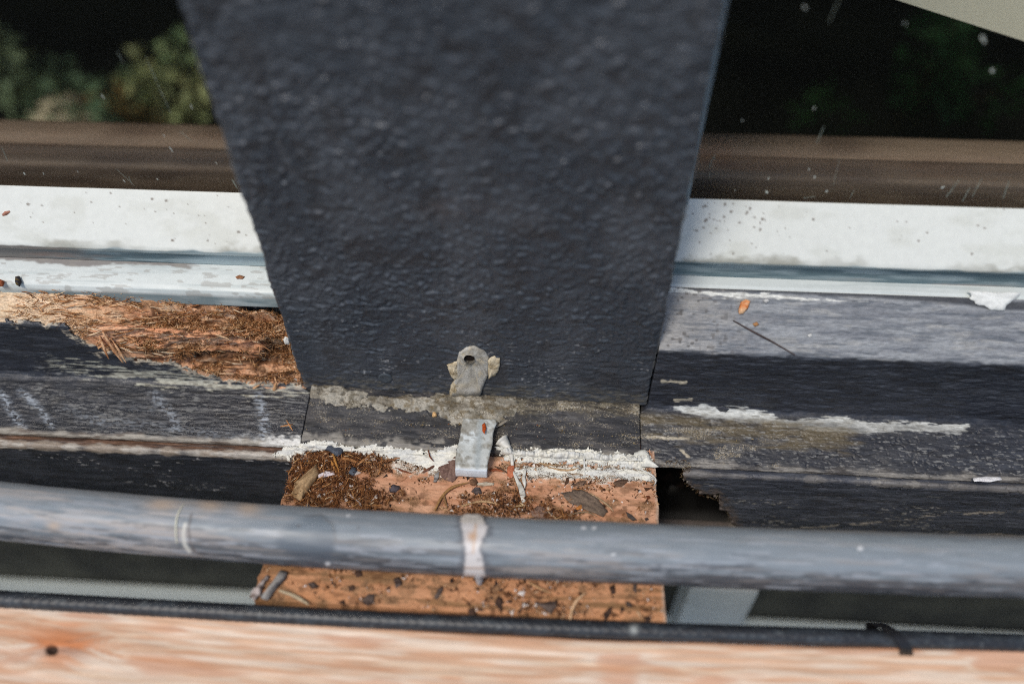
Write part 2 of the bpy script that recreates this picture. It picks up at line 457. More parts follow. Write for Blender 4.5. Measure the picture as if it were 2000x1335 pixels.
def window(side):
    left = side < 0
    name = 'left' if left else 'right'
    X = xs((-700, -215, 25), (-215, -70.5, .45)) if left else xs((70.5, 225, .45), (225, 700, 25))
    root = thing('window', 'white framed window left of the black post, above the rotted sill' if left else
                 'white framed window right of the black post, above the grey topped sill', 'window',
                 (-385 if left else 385, 30, 30))
    dz = 0. if left else 4.0
    gy = 35.
    top = 69.0 if left else 72.8
    # bevelled bottom rail of the sash: bright sloping band, groove under it, its shade painted teal
    prof = [(gy, top - 30, 10), (gy, top, .45), (20.6, 53.2 + dz), (20, 52.2 + dz), (20.2, 50.6 + dz), (22.6, 50 + dz, .4), (22.8, 43.5 + dz, 4)]
    if not left: prof = [(gy, top - 30, 10), (gy, top, .45), (20.6, 57.2), (20, 56.2), (20.2, 55), (22.6, 54.4, .4), (22.8, 45.5, 4)]
    bandf = band_col(SPOTS_L if left else SPOTS_R)
    def colf(V):
        c = bandf(V); px, py = proj(V); x, y, z = V[..., 0], V[..., 1], V[..., 2]
        zb = (52.2 if left else 56.0) + .5 * fbm(x / 9, y * 0, o=4, seed=61)
        gm = ss(2.4, 0, np.abs(z - zb - .6) + 1.4 * fbm(x / 5, z / 2, o=4, seed=63)) * ss(-.3, .5, fbm(x / 22, z * 0, o=3, seed=64) + .15)
        c[..., :3] = mix(c[..., :3], S(138, 136, 122), gm * .7)
        g = ss(zb + .5, zb - .3, z) * (y < 24)
        n = fbm(x / 16, z / 1.6, o=4, seed=13)
        teal = mix(S(96, 116, 122), S(150, 165, 168), ss(-.5, .7, n))
        brown = mix(S(126, 116, 108), S(150, 120, 104), ss(-.3, .6, fbm(x / 20, z / 2, o=3, seed=17)))
        if left: k = ss(260, 60, px + 60 * fbm(x / 8, z / 2, o=3, seed=3)); k2 = ss(330, 430, px + 30 * n) * ss(488, 500, py)
        else: k = ss(533, 545, py + 8 * n - .03 * (px - 1300)) * .7; k2 = 0 * px
        teal = mix(teal, brown, k * .8)
        teal = mix(teal, S(190, 206, 208), np.clip(k2, 0, 1) * .7)
        c[..., :3] = mix(c[..., :3], teal, g)
        c[..., 3] = mix(c[..., 3], np.full_like(x, .35), g)
        return c
    frame_part('sash_rail', prof, X, root, .45, colf)
    # lower step of the frame with its rounded nose
    if left: prof = [(34, 44, 4), (22.7, 43.4, .4), (14.2, 40.2), (12.6, 39.2), (12, 37.6), (12.1, 32), (13.4, 30.6), (17, 30.2, .6), (18, 0, 8), (34, 0, 8)]
    else: prof = [(34, 46, 4), (22.7, 46.4, .4), (18.6, 45.9), (17.4, 45.0), (17, 43.6), (17.3, 40), (19, 36), (20, 0, 8), (34, 0, 8)]
    def colf2(V):
        px, py = proj(V); x, y, z = V[..., 0], V[..., 1], V[..., 2]
        c = mix(S(206, 212, 209), S(188, 196, 194), ss(-.2, .8, fbm(x / 25, (y + z) / 2, o=4, seed=23)))
        if left:
            w_ = ss(20.5, 21.6, y + 1.2 * fbm(x / 7, y / 3, o=4, seed=5)) * ss(420, 330, px + 60 * fbm(x / 5, y, o=2, seed=9) - 20)
            c = mix(c, S(120, 112, 108), w_ * .85)
            fl = ss(.45, .6, fbm(x / 6, y / 1.2, o=3, seed=71)) * .5
            c = mix(c, S(150, 146, 138), fl)
            c = mix(c, mix(S(120, 138, 142), S(168, 180, 180), ss(-.3, .5, fbm(x / 18, z / 3, o=3, seed=37))), ss(37.2, 36.2, z) * .9)  # nose face tinted teal grey as its shade
            c = mix(c, S(44, 56, 62), ss(31.4, 30.4, z + .3 * fbm(x / 3, z, o=3, seed=3)))  # white underside painted dark teal as the shade under the step
            c = mix(c, S(140, 150, 150), ss(.4, .6, fbm(x / 1.2, z / .8, o=2, seed=31)) * ss(31, 30, z) * .8)
        else:
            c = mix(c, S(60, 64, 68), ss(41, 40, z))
        return np.concatenate([c, np.full(c.shape[:2] + (1,), .4)], -1)
    frame_part('sill_step', prof, X, root, .45, colf2)
    # glass
    gx0, gx1 = (-700, -71) if left else (71, 700)
    g = box('glass_pane', gx0, gx1, gy + .4, gy + 4.4, top - 20, 700, M_glass, root)
    # added brown rail behind the glass, standing in for the reflected brown band
    B = on(1, 86, 250, 318) if left else on(1, 86, 1700, 346); T_ = on(1, 106, 250, 268) if left else on(1, 106, 1700, 297)
    xa, xb = (-700, -70.6) if left else (70.6, 700)
    ip = [(84.5, top - 90), (84.5, B[2] - .8), (86, B[2]), (92, B[2] + .3), (95, B[2] + 2.6), (103, T_[2] - 4), (106, T_[2] - .8), (109, T_[2]), (118, T_[2]), (118, top - 90)]
    IP = chain(ip, 2.); IX = xs((xa, xb, 3)); IV = extrude(IP, IX)
    ic = mix(S(106, 90, 80), S(84, 70, 63), ss(-.4, .6, fbm(IV[..., 0] / 30, IV[..., 2] / 2, o=3, seed=77)))
    ic = mix(ic, mix(S(176, 152, 134), S(140, 118, 104), ss(-.4, .6, fbm(IV[..., 0] / 40, IV[..., 2] / 5, o=3, seed=79))), ss(B[2] + .4, B[2] - .4, IV[..., 2]))  # lower face coloured lighter to make up for its shade
    ic = ic * .5
    ic = mix(ic, S(44, 38, 34), ss(B[2] + 1, B[2] + 2.5, IV[..., 2]) * .8)
    gmesh('reflection_rail', IV, M_wood, root, np.concatenate([ic, np.full(ic.shape[:2] + (1,), .6)], -1), closed=True, caps=True)
    # far jambs and head
    fx0, fx1 = (-800, -700) if left else (700, 800)
    box('jamb', fx0, fx1, 12, 60, 30, 719, M_white, root, col=np.append(WHITE, .5))
    box('head', gx0, gx1, 12, 60, 700.5, 719, M_white, root, col=np.append(WHITE, .5))
    if not left:
        box('glazing_bead', 70.8, 76.9, 31, gy + .2, top + .3, 700, M_white, root, col=np.append(S(150, 170, 178), .4))
    else:
        box('glazing_bead', -76.6, -70.8, 31, gy + .2, top + .3, 700, M_white, root, col=np.append(S(120, 130, 130), .4))
    # dried drips and specks on the outside of the glass
    if left: marks = [((283, 112), (333, 222), 2.2), ((228, 102), (240, 124), 3), ((197, 186), (203, 194), 2.6), ((352, 258), (372, 276), 2.4), ((330, 288), (337, 298), 2.2),
                      ((2, 288), (14, 316), 2.2), ((372, 205), (374, 213), 2), ((318, 264), (322, 268), 1.5), ((225, 330), (262, 364), 1.2), ((45, 338), (48, 342), 2.6), ((83, 338), (85, 342), 1.8),
                      ((240, 352), (244, 357), 2.), ((420, 318), (424, 322), 1.6), ((453, 352), (462, 368), 4), ((150, 335), (152, 338), 1.4), ((305, 350), (308, 352), 1.4), ((250, 345), (258, 362), 1.1)]
    else: marks = [((1596, 280), (1610, 248), 3), ((1570, 14), (1574, 18), 5), ((1640, 0), (1618, 48), 2.0), ((1938, 138), (1940, 141), 5.5), ((1918, 72), (1924, 84), 5), ((1384, 328), (1398, 302), 3),
                   ((1590, 350), (1592, 345), 3), ((1614, 374), (1616, 376), 4.4), ((1840, 368), (1844, 366), 5), ((1496, 374), (1499, 378), 4), ((1450, 236), (1450, 237), 3), ((1628, 364), (1640, 310), 1.4),
                   ((1850, 385), (1874, 352), 3), ((1900, 385), (1918, 350), 2.4), ((1960, 388), (1972, 355), 2.6), ((1880, 395), (1895, 368), 3), ((1580, 333), (1581, 330), 2.4), ((1768, 46), (1769, 49), 3),
                   ((1500, 352), (1503, 347), 2), ((1384, 350), (1392, 322), 1.5), ((1660, 388), (1668, 374), 1.6), ((1435, 372), (1436, 373), 2), ((1570, 388), (1592, 385), 1.6), ((1589, 215), (1592, 211), 2.4)]
    for i, (a, b, wd) in enumerate(marks):
        A = on(1, gy, *a); B = on(1, gy, *b)
        u = B - A; Lu = np.linalg.norm(u) + 1e-6; u /= Lu; sdv = np.array([-u[2], 0, u[0]])
        wmm = wd / 5.5 * .5; n = 7; V = []; F = []
        for k in range(n):
            t = k / (n - 1); p = A + (B - A) * t + u * (2 * t - 1) * wmm * .6
            ww = wmm * (math.sin(math.pi * (.12 + .76 * t)) ** .6) * (.75 + .5 * random.random())
            for q, (s, h) in enumerate(((-1, 0), (-.5, .09), (.5, .09), (1, 0))):
                V.append(p + sdv * s * ww + np.array([0, .38 - h, 0]))
        for k in range(n - 1):
            for q in range(3): F.append((k * 4 + q, k * 4 + q + 1, k * 4 + q + 5, k * 4 + q + 4))
        big = Lu > 3
        mesh('dried_streak' if big else 'dried_drop', V, F, M_streak if big else M_drop, g)
    return root
def film(name, color, alpha):
    m = bpy.data.materials.new(name); m.use_nodes = True
    t = m.node_tree; N = t.nodes; L = t.links; N.clear()
    out = N.new('ShaderNodeOutputMaterial'); mx = N.new('ShaderNodeMixShader'); tr = N.new('ShaderNodeBsdfTransparent'); df = N.new('ShaderNodeBsdfDiffuse')
    tc = N.new('ShaderNodeTexCoord'); ns = N.new('ShaderNodeTexNoise'); ns.inputs['Scale'].default_value = 900
    mr = N.new('ShaderNodeMapRange'); mr.inputs['From Min'].default_value = .3; mr.inputs['From Max'].default_value = .6; mr.inputs['To Min'].default_value = alpha * .4; mr.inputs['To Max'].default_value = alpha
    L.new(tc.outputs['Object'], ns.inputs['Vector']); L.new(ns.outputs['Fac'], mr.inputs[0]); L.new(mr.outputs[0], mx.inputs[0])
    df.inputs[0].default_value = (*color, 1); L.new(tr.outputs[0], mx.inputs[1]); L.new(df.outputs[0], mx.inputs[2]); L.new(mx.outputs[0], out.inputs[0])
    return m
M_streak = film('dried_water_streak', S(150, 160, 150), .5)
M_drop = film('dried_water_drop', S(215, 220, 210), .8)
WIN_L = window(-1); WIN_R = window(1)

# ------------------------------------------------------------------ sills
ROT = [(-40, 520), (60, 545), (160, 560), (310, 560), (560, 560), (600, 700), (592, 748), (560, 750), (500, 746), (440, 738), (395, 728), (330, 708), (290, 706), (240, 696),
       (200, 684), (165, 668), (140, 648), (118, 632), (60, 629), (-40, 627)]
def sill_colour_black(V, s, seed=0):
    x = V[..., 0]
    c = mix(S(42, 45, 52), S(58, 61, 68), ss(-.6, .8, fbm(x / 14, s / 2.2, o=4, seed=40 + seed)))
    c = mix(c, S(34, 33, 34), ss(.1, .9, fbm(x / 7, s / 1.5, o=4, seed=50 + seed)) * .6)
    return c

SL_ROWS = {}
def build_left_sill():
    prof = [(13, 37, .32), (1.0, 30), (.3, 29.3), (0, 28.3), (0, 1.2), (-.6, -.4), (-1.6, -1.2), (-24.2, -6.6), (-25, -7.2), (-25, -8), (-24.4, -10, 4), (-22, -12, 6), (18, -12, 6), (18, 30, 6)]
    P = chain(prof, .32); P[5:-12] = smooth_path(P[5:-12], 3)
    X = xs((-720, -205, 14), (-205, -70.4, .34))
    V = extrude(P, X)
    # the ledge runs on past the post's arris to the butt joint
    led = ss(-.5, -3, V[..., 1]); V[..., 0] += led * 4.0 * ss(-110, -70.4, V[..., 0])
    N = normals(V)
    x, y, z = V[..., 0], V[..., 1], V[..., 2]; s = arc(P, V)
    front = (np.arange(len(P)) < len(P) - 14)[:, None]
    d = (.16 * fbm(x / 9, s / 1.3, o=4, seed=60) + .10 * fbm(x / 3, s / .6, o=3, seed=66) + .22 * vn(x / 35, s / 10, seed=70)) * front
    V0 = V.copy(); V = V + N * d[..., None]
    px, py = proj(V0); x, y, z = V0[..., 0], V0[..., 1], V0[..., 2]
    D = sd(px, py, ROT) + 7 * fbm(x / 3, s / 3, o=4, seed=80) + 3 * fbm(x / .9, s / .6, o=2, seed=83)
    Dm = D
    fc = (Dm[:-1, :-1] + Dm[1:, :-1] + Dm[:-1, 1:] + Dm[1:, 1:]) / 4
    row_ok = np.arange(len(P) - 1)[:, None] < len(P) - 14
    keep = ~((fc < 0) & row_ok)
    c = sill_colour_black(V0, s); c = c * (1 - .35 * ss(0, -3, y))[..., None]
    rg = .36 + .12 * fbm(x / 6, s / 1.5, o=3, seed=90)
    # pale weathered timber where the paint has gone along the front arris
    scr = sd(px, py, [(95, 709), (160, 708), (215, 717), (262, 724), (332, 726), (400, 736), (470, 744), (560, 742), (600, 742), (606, 764), (560, 770), (520, 768), (470, 764), (400, 756), (340, 750), (262, 742), (215, 734), (150, 722)])
    m = ss(3, -2, scr + 26 * fbm(x / 9, s / .8, o=5, seed=101) + 7)
    c = mix(c, mix(S(178, 176, 160), S(140, 136, 122), ss(-.3, .5, fbm(x / 2, s / .8, o=3, seed=105))), np.clip(m, 0, 1) * .92); rg = rg + .3 * m
    # pale fringe of torn paint round the rot
    fr = ss(9, 1, D + 5 * fbm(x / 2, s / 1, o=3, seed=111)) * ss(-.2, .3, fbm(x / 6, s / 3, o=3, seed=112) + .45 * ss(100, 420, px))
    c = mix(c, S(200, 186, 164), np.clip(fr, 0, 1) * .85); rg = rg + .2 * fr
    # flecks and dashes through the black
    fl = ss(.56, .66, fbm(x / 2.2, s / .42, o=2, seed=120)) * ss(-.1, .5, fbm(x / 16, s / 7, o=3, seed=121)) * (y < .5)
    c = mix(c, S(165, 165, 160), np.clip(fl, 0, 1) * .35 * ss(660, 720, py)); rg = rg + .2 * fl
    # chalky rubbed smears
    for (pts, wd, am) in (([(2, 768), (22, 800), (45, 838)], 15, .8), ([(40, 764), (70, 790), (100, 828)], 13, .7), ([(300, 770), (335, 810), (345, 836)], 17, .5), ([(505, 775), (515, 815), (520, 862)], 18, .7),
                          ([(120, 795), (200, 828)], 18, .2), ([(180, 815), (420, 850), (600, 862)], 18, .22), ([(240, 790), (300, 800)], 16, .15)):
        k = ss(wd, 0, seg(px, py, pts)) * ss(.1, .5, fbm(x / 1.6, s / .4, o=3, seed=130) + .12)
        c = mix(c, S(186, 196, 206), np.clip(k * am * .75, 0, 1)); rg = rg + .1 * k
    # worn ledge edge
    ed = ss(-22.6, -24.4, y + .9 * fbm(x / 6, z * 0, o=4, seed=140))
    c = mix(c, mix(S(168, 162, 150), S(112, 100, 88), ss(-.2, .6, fbm(x / 7, s / 1, o=3, seed=141))), ed * .85); rg = rg + .2 * ed
    wh = ss(470, 560, px + 40 * fbm(x / 3, s / 2, o=3, seed=143)) * ss(-20.5, -23.5, y + 1.6 * fbm(x / 2, s, o=3, seed=144))
    c = mix(c, S(226, 226, 220), np.clip(wh, 0, 1) * .9)
    # dust lying on the ledge towards the post
    dust = ss(.5, -2, y) * (.0 + .2 * ss(300, 580, px) + .12 * fbm(x / 6, y / 2, o=4, seed=150))
    root = thing('window_sill', 'black painted sill with a torn band of orange brown rotted wood, left of the post', 'window sill', (-200, 0, -12))
    col = np.concatenate([c, np.clip(rg, .3, .9)[..., None], np.clip(dust, 0, 1)[..., None]], -1)
    inward = np.array([0, .8, -.6])
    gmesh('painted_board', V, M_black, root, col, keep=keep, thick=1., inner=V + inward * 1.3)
    # ---- rotted wood underneath
    nr = len(P) - 14
    q = V0[:nr]; pxq, pyq = px[:nr], py[:nr]; xq, sq, yq = x[:nr], s[:nr], y[:nr]
    depth = -sd(pxq, pyq, ROT)
    u_ok = (depth > -14) & (xq > -206)
    rr = ss(120, 330, pxq)
    dmax = 1.2 + 6.5 * rr
    bowl = dmax * ss(0, 46, depth)
    ridge = fbm(xq / 26 + .4 * fbm(xq / 9, sq / 4, o=2, seed=201), sq / 2.6, o=4, seed=200, g=.55)
    fine = fbm(xq / 3.0, sq / .9, o=4, seed=210, g=.6)
    shelf = ss(-.15, .15, fbm(xq / 30, sq / 5, o=3, seed=205) + .25 * fine)
    dd = .9 + bowl - (2.8 * shelf) * rr + (3.2 * rr + .6) * ridge + (1.1 * rr + .5) * fine
    rec = np.exp(-(((pxq - 552) / 42) ** 2 + ((pyq - 645) / 24) ** 2)); dd += 9 * rec + 2.5 * ss(9, 0, seg(pxq, pyq, [(420, 690), (480, 680), (545, 672)]))
    sal = ss(26, 8, seg(pxq, pyq, [(190, 655), (260, 652), (340, 662), (430, 676), (490, 694)]) + 9 * ridge)
    drk = ss(22, 6, seg(pxq, pyq, [(290, 690), (360, 698), (430, 708), (500, 706), (570, 690)]) + 12 * fine)
    dd = dd * (1 - .35 * sal) + 1.4 * drk - .9 * sal + .0
    dd = np.maximum(dd, .25)
    tt = ss(-.5, 2.5, yq)
    R = q + dd[..., None] * (np.array([0, .95, -.3]) * (1 - tt[..., None]) + np.array([0, .3, -.95]) * tt[..., None])
    drop = np.interp(pxq, [0, 160, 310, 420, 500, 545, 600], [0, 0, 3.5, 5.2, 6.6, 8.6, 8.6]) * ss(0, 12, yq)
    R[..., 2] -= drop * (1 + .12 * fine)
    R[..., 2] += .0
    n1 = fbm(xq / 12, sq / 2.2, o=4, seed=220); n2 = fbm(xq / 3.4, sq / 1.1, o=4, seed=225); n3 = fbm(xq / 18, sq / 7, o=3, seed=230)
    tan, salmon, brown, dark, pale = S(214, 180, 144), S(212, 162, 124), S(160, 114, 78), S(92, 60, 38), S(222, 202, 172)
    cc = mix(salmon, tan, ss(-.3, .6, n1))
    cc = mix(cc, brown, ss(.0, .7, n3 + .35 * n2) * .8 * rr)
    cc = mix(cc, dark, ss(.1, .65, n2 + .5 * ss(3, 8, dd) - .3 * shelf) * .85 * (.25 + .75 * rr))  # deeper crevices also painted darker, as shade
    cc = mix(cc, pale, ss(200, 60, pxq + 50 * n1) * .75)
    cc = mix(cc, S(188, 170, 148), ss(150, 30, pxq) * ss(600, 625, pyq) * .6)
    cc = mix(cc, S(236, 214, 184), ss(.42, .62, fbm(xq / 7, sq / .8, o=3, seed=233)) * .6)
    cc = mix(cc, S(222, 166, 128), ss(20, 4, depth) * .6 * rr)
    cc = mix(cc, mix(S(216, 152, 112), S(226, 178, 142), ss(-.3, .5, ridge)), sal * .85)
    cc = mix(cc, S(86, 54, 32), drk * .75)
    cc = mix(cc, S(44, 30, 22), np.clip(rec * 1.3 - .2, 0, 1) * .85)  # dark of the deep recess by the post painted into the colour
    global RSAL, RDRK
    RSAL, RDRK = sal, drk
    kf = u_ok[:-1, :-1] & u_ok[1:, :-1] & u_ok[:-1, 1:] & u_ok[1:, 1:]
    gmesh('rotted_wood', R, M_rot, root, np.concatenate([cc, np.full(cc.shape[:2] + (1,), .85)], -1), keep=kf, thick=3, inner=R + inward * 6)
    return root, R, depth, pxq, pyq
SILL_L, RG, RD, RPX, RPY = build_left_sill()

def fibres(name, parent, P, D, L, W, C, curl, up, mat_, nseg=4, kind='stuff'):
    """many little bent three-sided splinters: P base points, D unit directions, L lengths, W radii"""
    n = len(P); t = np.linspace(0, 1, nseg)
    rand = RNG.normal(size=(n, 3)); rand -= D * np.sum(rand * D, 1, keepdims=True); rand /= np.linalg.norm(rand, axis=1, keepdims=True)
    ctr = P[:, None] + D[:, None] * (L[:, None] * (t - .35))[..., None] + rand[:, None] * (curl[:, None] * L[:, None] * (t ** 2))[..., None]
    ctr[..., 2] += up[:, None] * L[:, None] * t ** 1.5
    a1 = np.cross(D, rand); r = W[:, None] * np.array([.7, 1, .85, .25] if nseg == 4 else np.interp(t, [0, .3, .8, 1], [.7, 1, .85, .25]))
    ring = []
    for k in range(3):
        th = 2 * math.pi * k / 3
        ring.append(ctr + (rand[:, None] * math.cos(th) + a1[:, None] * math.sin(th)) * r[..., None])
    V = np.stack(ring, 2)                      # n, nseg, 3, 3
    base = (np.arange(n) * nseg * 3)[:, None]
    q = []
    for i in range(nseg - 1):
        for k in range(3):
            q.append([i * 3 + k, i * 3 + (k + 1) % 3, (i + 1) * 3 + (k + 1) % 3, (i + 1) * 3 + k])
    Q = (base[:, :, None] + np.array(q)[None]).reshape(-1, 4)
    col = np.repeat(C, nseg * 3, axis=0)
    o = mesh(name, V.reshape(-1, 3), None, mat_, parent, col=np.hstack([col, np.full((len(col), 1), .8)]), quads=Q)
    if kind: o['kind'] = kind
    return o

def rot_fibres():
    ok = np.argwhere((RD > 3) & (RPX > -10) & (RPX < 596))
    w_ = ss(60, 350, RPX[ok[:, 0], ok[:, 1]]) * .9 + .25
    clus = fbm(RG[ok[:, 0], ok[:, 1], 0] / 7, RG[ok[:, 0], ok[:, 1], 2] / 3, o=3, seed=300)
    w_ = w_ * (1 - .85 * RSAL[ok[:, 0], ok[:, 1]]) * (1 + 1.2 * RDRK[ok[:, 0], ok[:, 1]])
    w_ = w_ * ss(-.35, .5, clus + .3 * ss(350, 560, RPX[ok[:, 0], ok[:, 1]]))
    n = 7500
    pick = ok[RNG.choice(len(ok), n, p=w_ / w_.sum())]
    P = RG[pick[:, 0], pick[:, 1]]; px = RPX[pick[:, 0], pick[:, 1]]
    D = np.stack([np.ones(n), RNG.normal(0, .35, n), RNG.normal(-.05, .35, n)], 1)
    wild = RNG.random(n) < .35 + .35 * ss(300, 520, px); D[wild] = RNG.normal(size=(wild.sum(), 3))
    D /= np.linalg.norm(D, axis=1, keepdims=True)
    P = P + np.array([0, -.5, .5]) * RNG.random(n)[:, None]
    L = RNG.gamma(3, .75, n) + .5; W = RNG.uniform(.05, .19, n)
    pal = np.array([S(206, 160, 114), S(178, 124, 80), S(130, 86, 52), S(92, 60, 36), S(226, 192, 150), S(152, 112, 70)])
    pr = np.stack([.22 + 0 * px, .24 + 0 * px, .16 + .1 * ss(300, 500, px), .10 + .12 * ss(300, 500, px), .26 - .2 * ss(100, 400, px), .14 + 0 * px], 1); pr /= pr.sum(1, keepdims=True)
    ci = (RNG.random(n)[:, None] > np.cumsum(pr, 1)).sum(1).clip(0, 5)
    C = pal[ci] * RNG.uniform(.8, 1.35, (n, 1))
    fibres('wood_fibres', SILL_L, P, D, L, W, C, RNG.normal(0, .25, n), RNG.uniform(-.05, .35, n), M_fibre)
rot_fibres()
def big_splinters():
    ok = np.argwhere((RD > 8) & (RPX > 10) & (RPX < 580)); n = 260
    pick = ok[RNG.choice(len(ok), n)]; P = RG[pick[:, 0], pick[:, 1]] + np.array([0, -.6, .5])
    D = np.stack([np.ones(n), RNG.normal(0, .18, n), RNG.normal(-.12, .22, n)], 1); D /= np.linalg.norm(D, axis=1, keepdims=True)
    pal = np.array([S(222, 182, 142), S(196, 142, 98), S(150, 100, 62), S(230, 202, 168)])
    fibres('splinter_layer', SILL_L, P, D, RNG.uniform(2.5, 7, n), RNG.uniform(.18, .42, n), pal[RNG.integers(0, 4, n)], RNG.normal(0, .1, n), RNG.uniform(-.05, .2, n), M_rot)
big_splinters()

def build_right_sill():
    prof = [(17.2, 45.6, .32), (1.0, 29.4), (.3, 28.6), (0, 27.6), (0, -2.4), (-.4, -3.8), (-1.4, -4.8), (-22.6, -11.4), (-23.4, -12.2), (-23.2, -13), (-22, -13.1, 6), (19, -13.1, 6), (19, 38, 6)]
    P = chain(prof, .32); P[5:-12] = smooth_path(P[5:-12], 3)
    X = xs((70.4, 222, .34), (222, 720, 14))
    V = extrude(P, X)
    led = ss(-.5, -3, V[..., 1]); V[..., 0] -= led * 3.2 * ss(110, 70.4, V[..., 0])
    N = normals(V)
    x, y, z = V[..., 0], V[..., 1], V[..., 2]; s = arc(P, V)
    front = (np.arange(len(P)) < len(P) - 14)[:, None]
    face = ss(30, 27, z) * ss(-1, 0, y)
    d = ((.14 + .16 * face) * fbm(x / 5, s / 1.4, o=4, seed=460) + .10 * fbm(x / 2.4, s / .6, o=3, seed=466) + .25 * vn(x / 35, s / 10, seed=470)) * front
    cr = np.abs(vn(x / 6 + .7 * vn(x / 3, s / 3, seed=7), s / 2.0, seed=475)); d -= .45 * ss(.07, 0, cr) * front * ss(-2, -6, y)
    V0 = V.copy(); V = V + N * d[..., None]
    px, py = proj(V0)
    c = sill_colour_black(V0, s, seed=3); rg = .43 + .1 * fbm(x / 6, s / 1.5, o=3, seed=490)
    # grey sun-bleached top slope
    top = ss(28.2, 29.4, z + .5 * fbm(x / 5, s, o=3, seed=401))
    g = mix(S(116, 119, 124), S(142, 145, 148), ss(-.5, .7, fbm(x / 16, s / 1.8, o=4, seed=402)))
    g = mix(g, S(150, 150, 148), ss(.3, .75, fbm(x / 10, s / 2.2, o=4, seed=404)) * .7)
    g = mix(g, S(156, 152, 146), ss(1500, 1290, px + 60 * fbm(x / 5, s / 3, o=3, seed=405)) * .6)
    g = mix(g, S(84, 90, 98), ss(.35, .7, fbm(x / 12, s / .9, o=3, seed=406)) * .6)
    c = mix(c, g, top); rg = rg + .12 * top
    dust = .18 * top * ss(1700, 1300, px)
    # broken white line along the back of the slope, darker strip above it
    bk = seg(px, py, [(1310, 566), (1420, 576), (1545, 580), (1600, 586), (1700, 590), (1760, 592)])
    c = mix(c, S(52, 54, 58), ss(5, -3, sd(px, py, [(1325, 560), (1480, 556), (1700, 566), (1880, 580), (1990, 590), (2100, 590), (2100, 606), (1940, 604), (1870, 592), (1700, 580), (1480, 570), (1330, 566)])) * .9)
    c = mix(c, S(222, 222, 214), ss(5, 2, bk + 4 * fbm(x / 4, s / .6, o=4, seed=411) + 5 * ss(1540, 1700, px)) * .9)
    # pits and bumps near the post
    pit = ss(.56, .7, vn(x / 1.5, s / 1.2, seed=415)) * ss(1560, 1300, px) * top
    c = mix(c, S(80, 76, 72), pit * .8)
    # thin dark hair-like crack across the slope
    c = mix(c, S(70, 60, 58), ss(2.2, .6, seg(px, py, [(1432, 626), (1500, 662), (1552, 692)])) * .8)
    # peeled strip under the arris: bare grey-white timber
    st = sd(px, py, [(1318, 797), (1380, 795), (1450, 800), (1505, 811), (1525, 824), (1580, 820), (1640, 818), (1690, 826), (1780, 828), (1890, 831), (1870, 846), (1850, 842), (1800, 838),
                     (1720, 842), (1640, 840), (1560, 834), (1500, 824), (1440, 818), (1380, 812)])
    m = ss(4, 0, st - 1 + 5 * fbm(x / 4, s / .6, o=4, seed=421))
    pc = mix(S(206, 208, 202), S(168, 168, 160), ss(-.2, .6, fbm(x / 3, s / .5, o=4, seed=422)))
    c = mix(c, pc, np.clip(m, 0, 1) * .95); rg = rg + .3 * m
    # grey-brown weathered ledge with golden grit
    lg = ss(-1.5, -5, y)
    wz = fbm(x / 10, y / 3, o=4, seed=431)
    c = mix(c, mix(S(50, 51, 55), S(80, 79, 78), ss(-.2, .7, wz)), lg * ss(2200, 1500, px + 200 * wz) * .7)
    dust = dust + lg * (.02 + .40 * ss(-.3, .5, wz) * ss(1850, 1350, px) + .12 * fbm(x / 3, y / 1.5, o=3, seed=432))
    dirt = ss(46, 0, seg(px, py, [(1250, 810), (1400, 828), (1640, 852)]) + 26 * fbm(x / 8, y / 1.6, o=5, seed=433)) * lg
    c = mix(c, S(112, 98, 66), np.clip(dirt * .55, 0, 1))
    fl = ss(.74, .86, fbm(x / 2.4, s / .5, o=2, seed=440)) * lg
    c = mix(c, S(150, 150, 146), np.clip(fl, 0, 1) * .5)
    for (a, b) in (((1292, 744), (1340, 746)), ((1318, 782), (1350, 780)), ((1265, 853), (1345, 856)), ((1330, 878), (1345, 892))):
        c = mix(c, S(190, 180, 158), ss(4, 1, seg(px, py, [a, b]) + 1.5 * vn(x / 1, s / .6, seed=3)) * .85)
    ed = ss(-20.2, -22.6, y + 1.3 * fbm(x / 6, z * 0, o=4, seed=445))
    c = mix(c, mix(S(150, 146, 138), S(84, 80, 76), ss(-.3, .3, fbm(x / 9, s / .8, o=4, seed=446))), ed * .7)
    root = thing('window_sill', 'black sill with an unbroken grey top slope and a peeled white strip, right of the post', 'window sill', (200, 0, -12))
    gmesh('painted_board', V, M_black, root, np.concatenate([c, np.clip(rg, .3, .9)[..., None], np.clip(dust, 0, 1)[..., None]], -1), closed=True, caps=True)
    return root
SILL_R = build_right_sill()

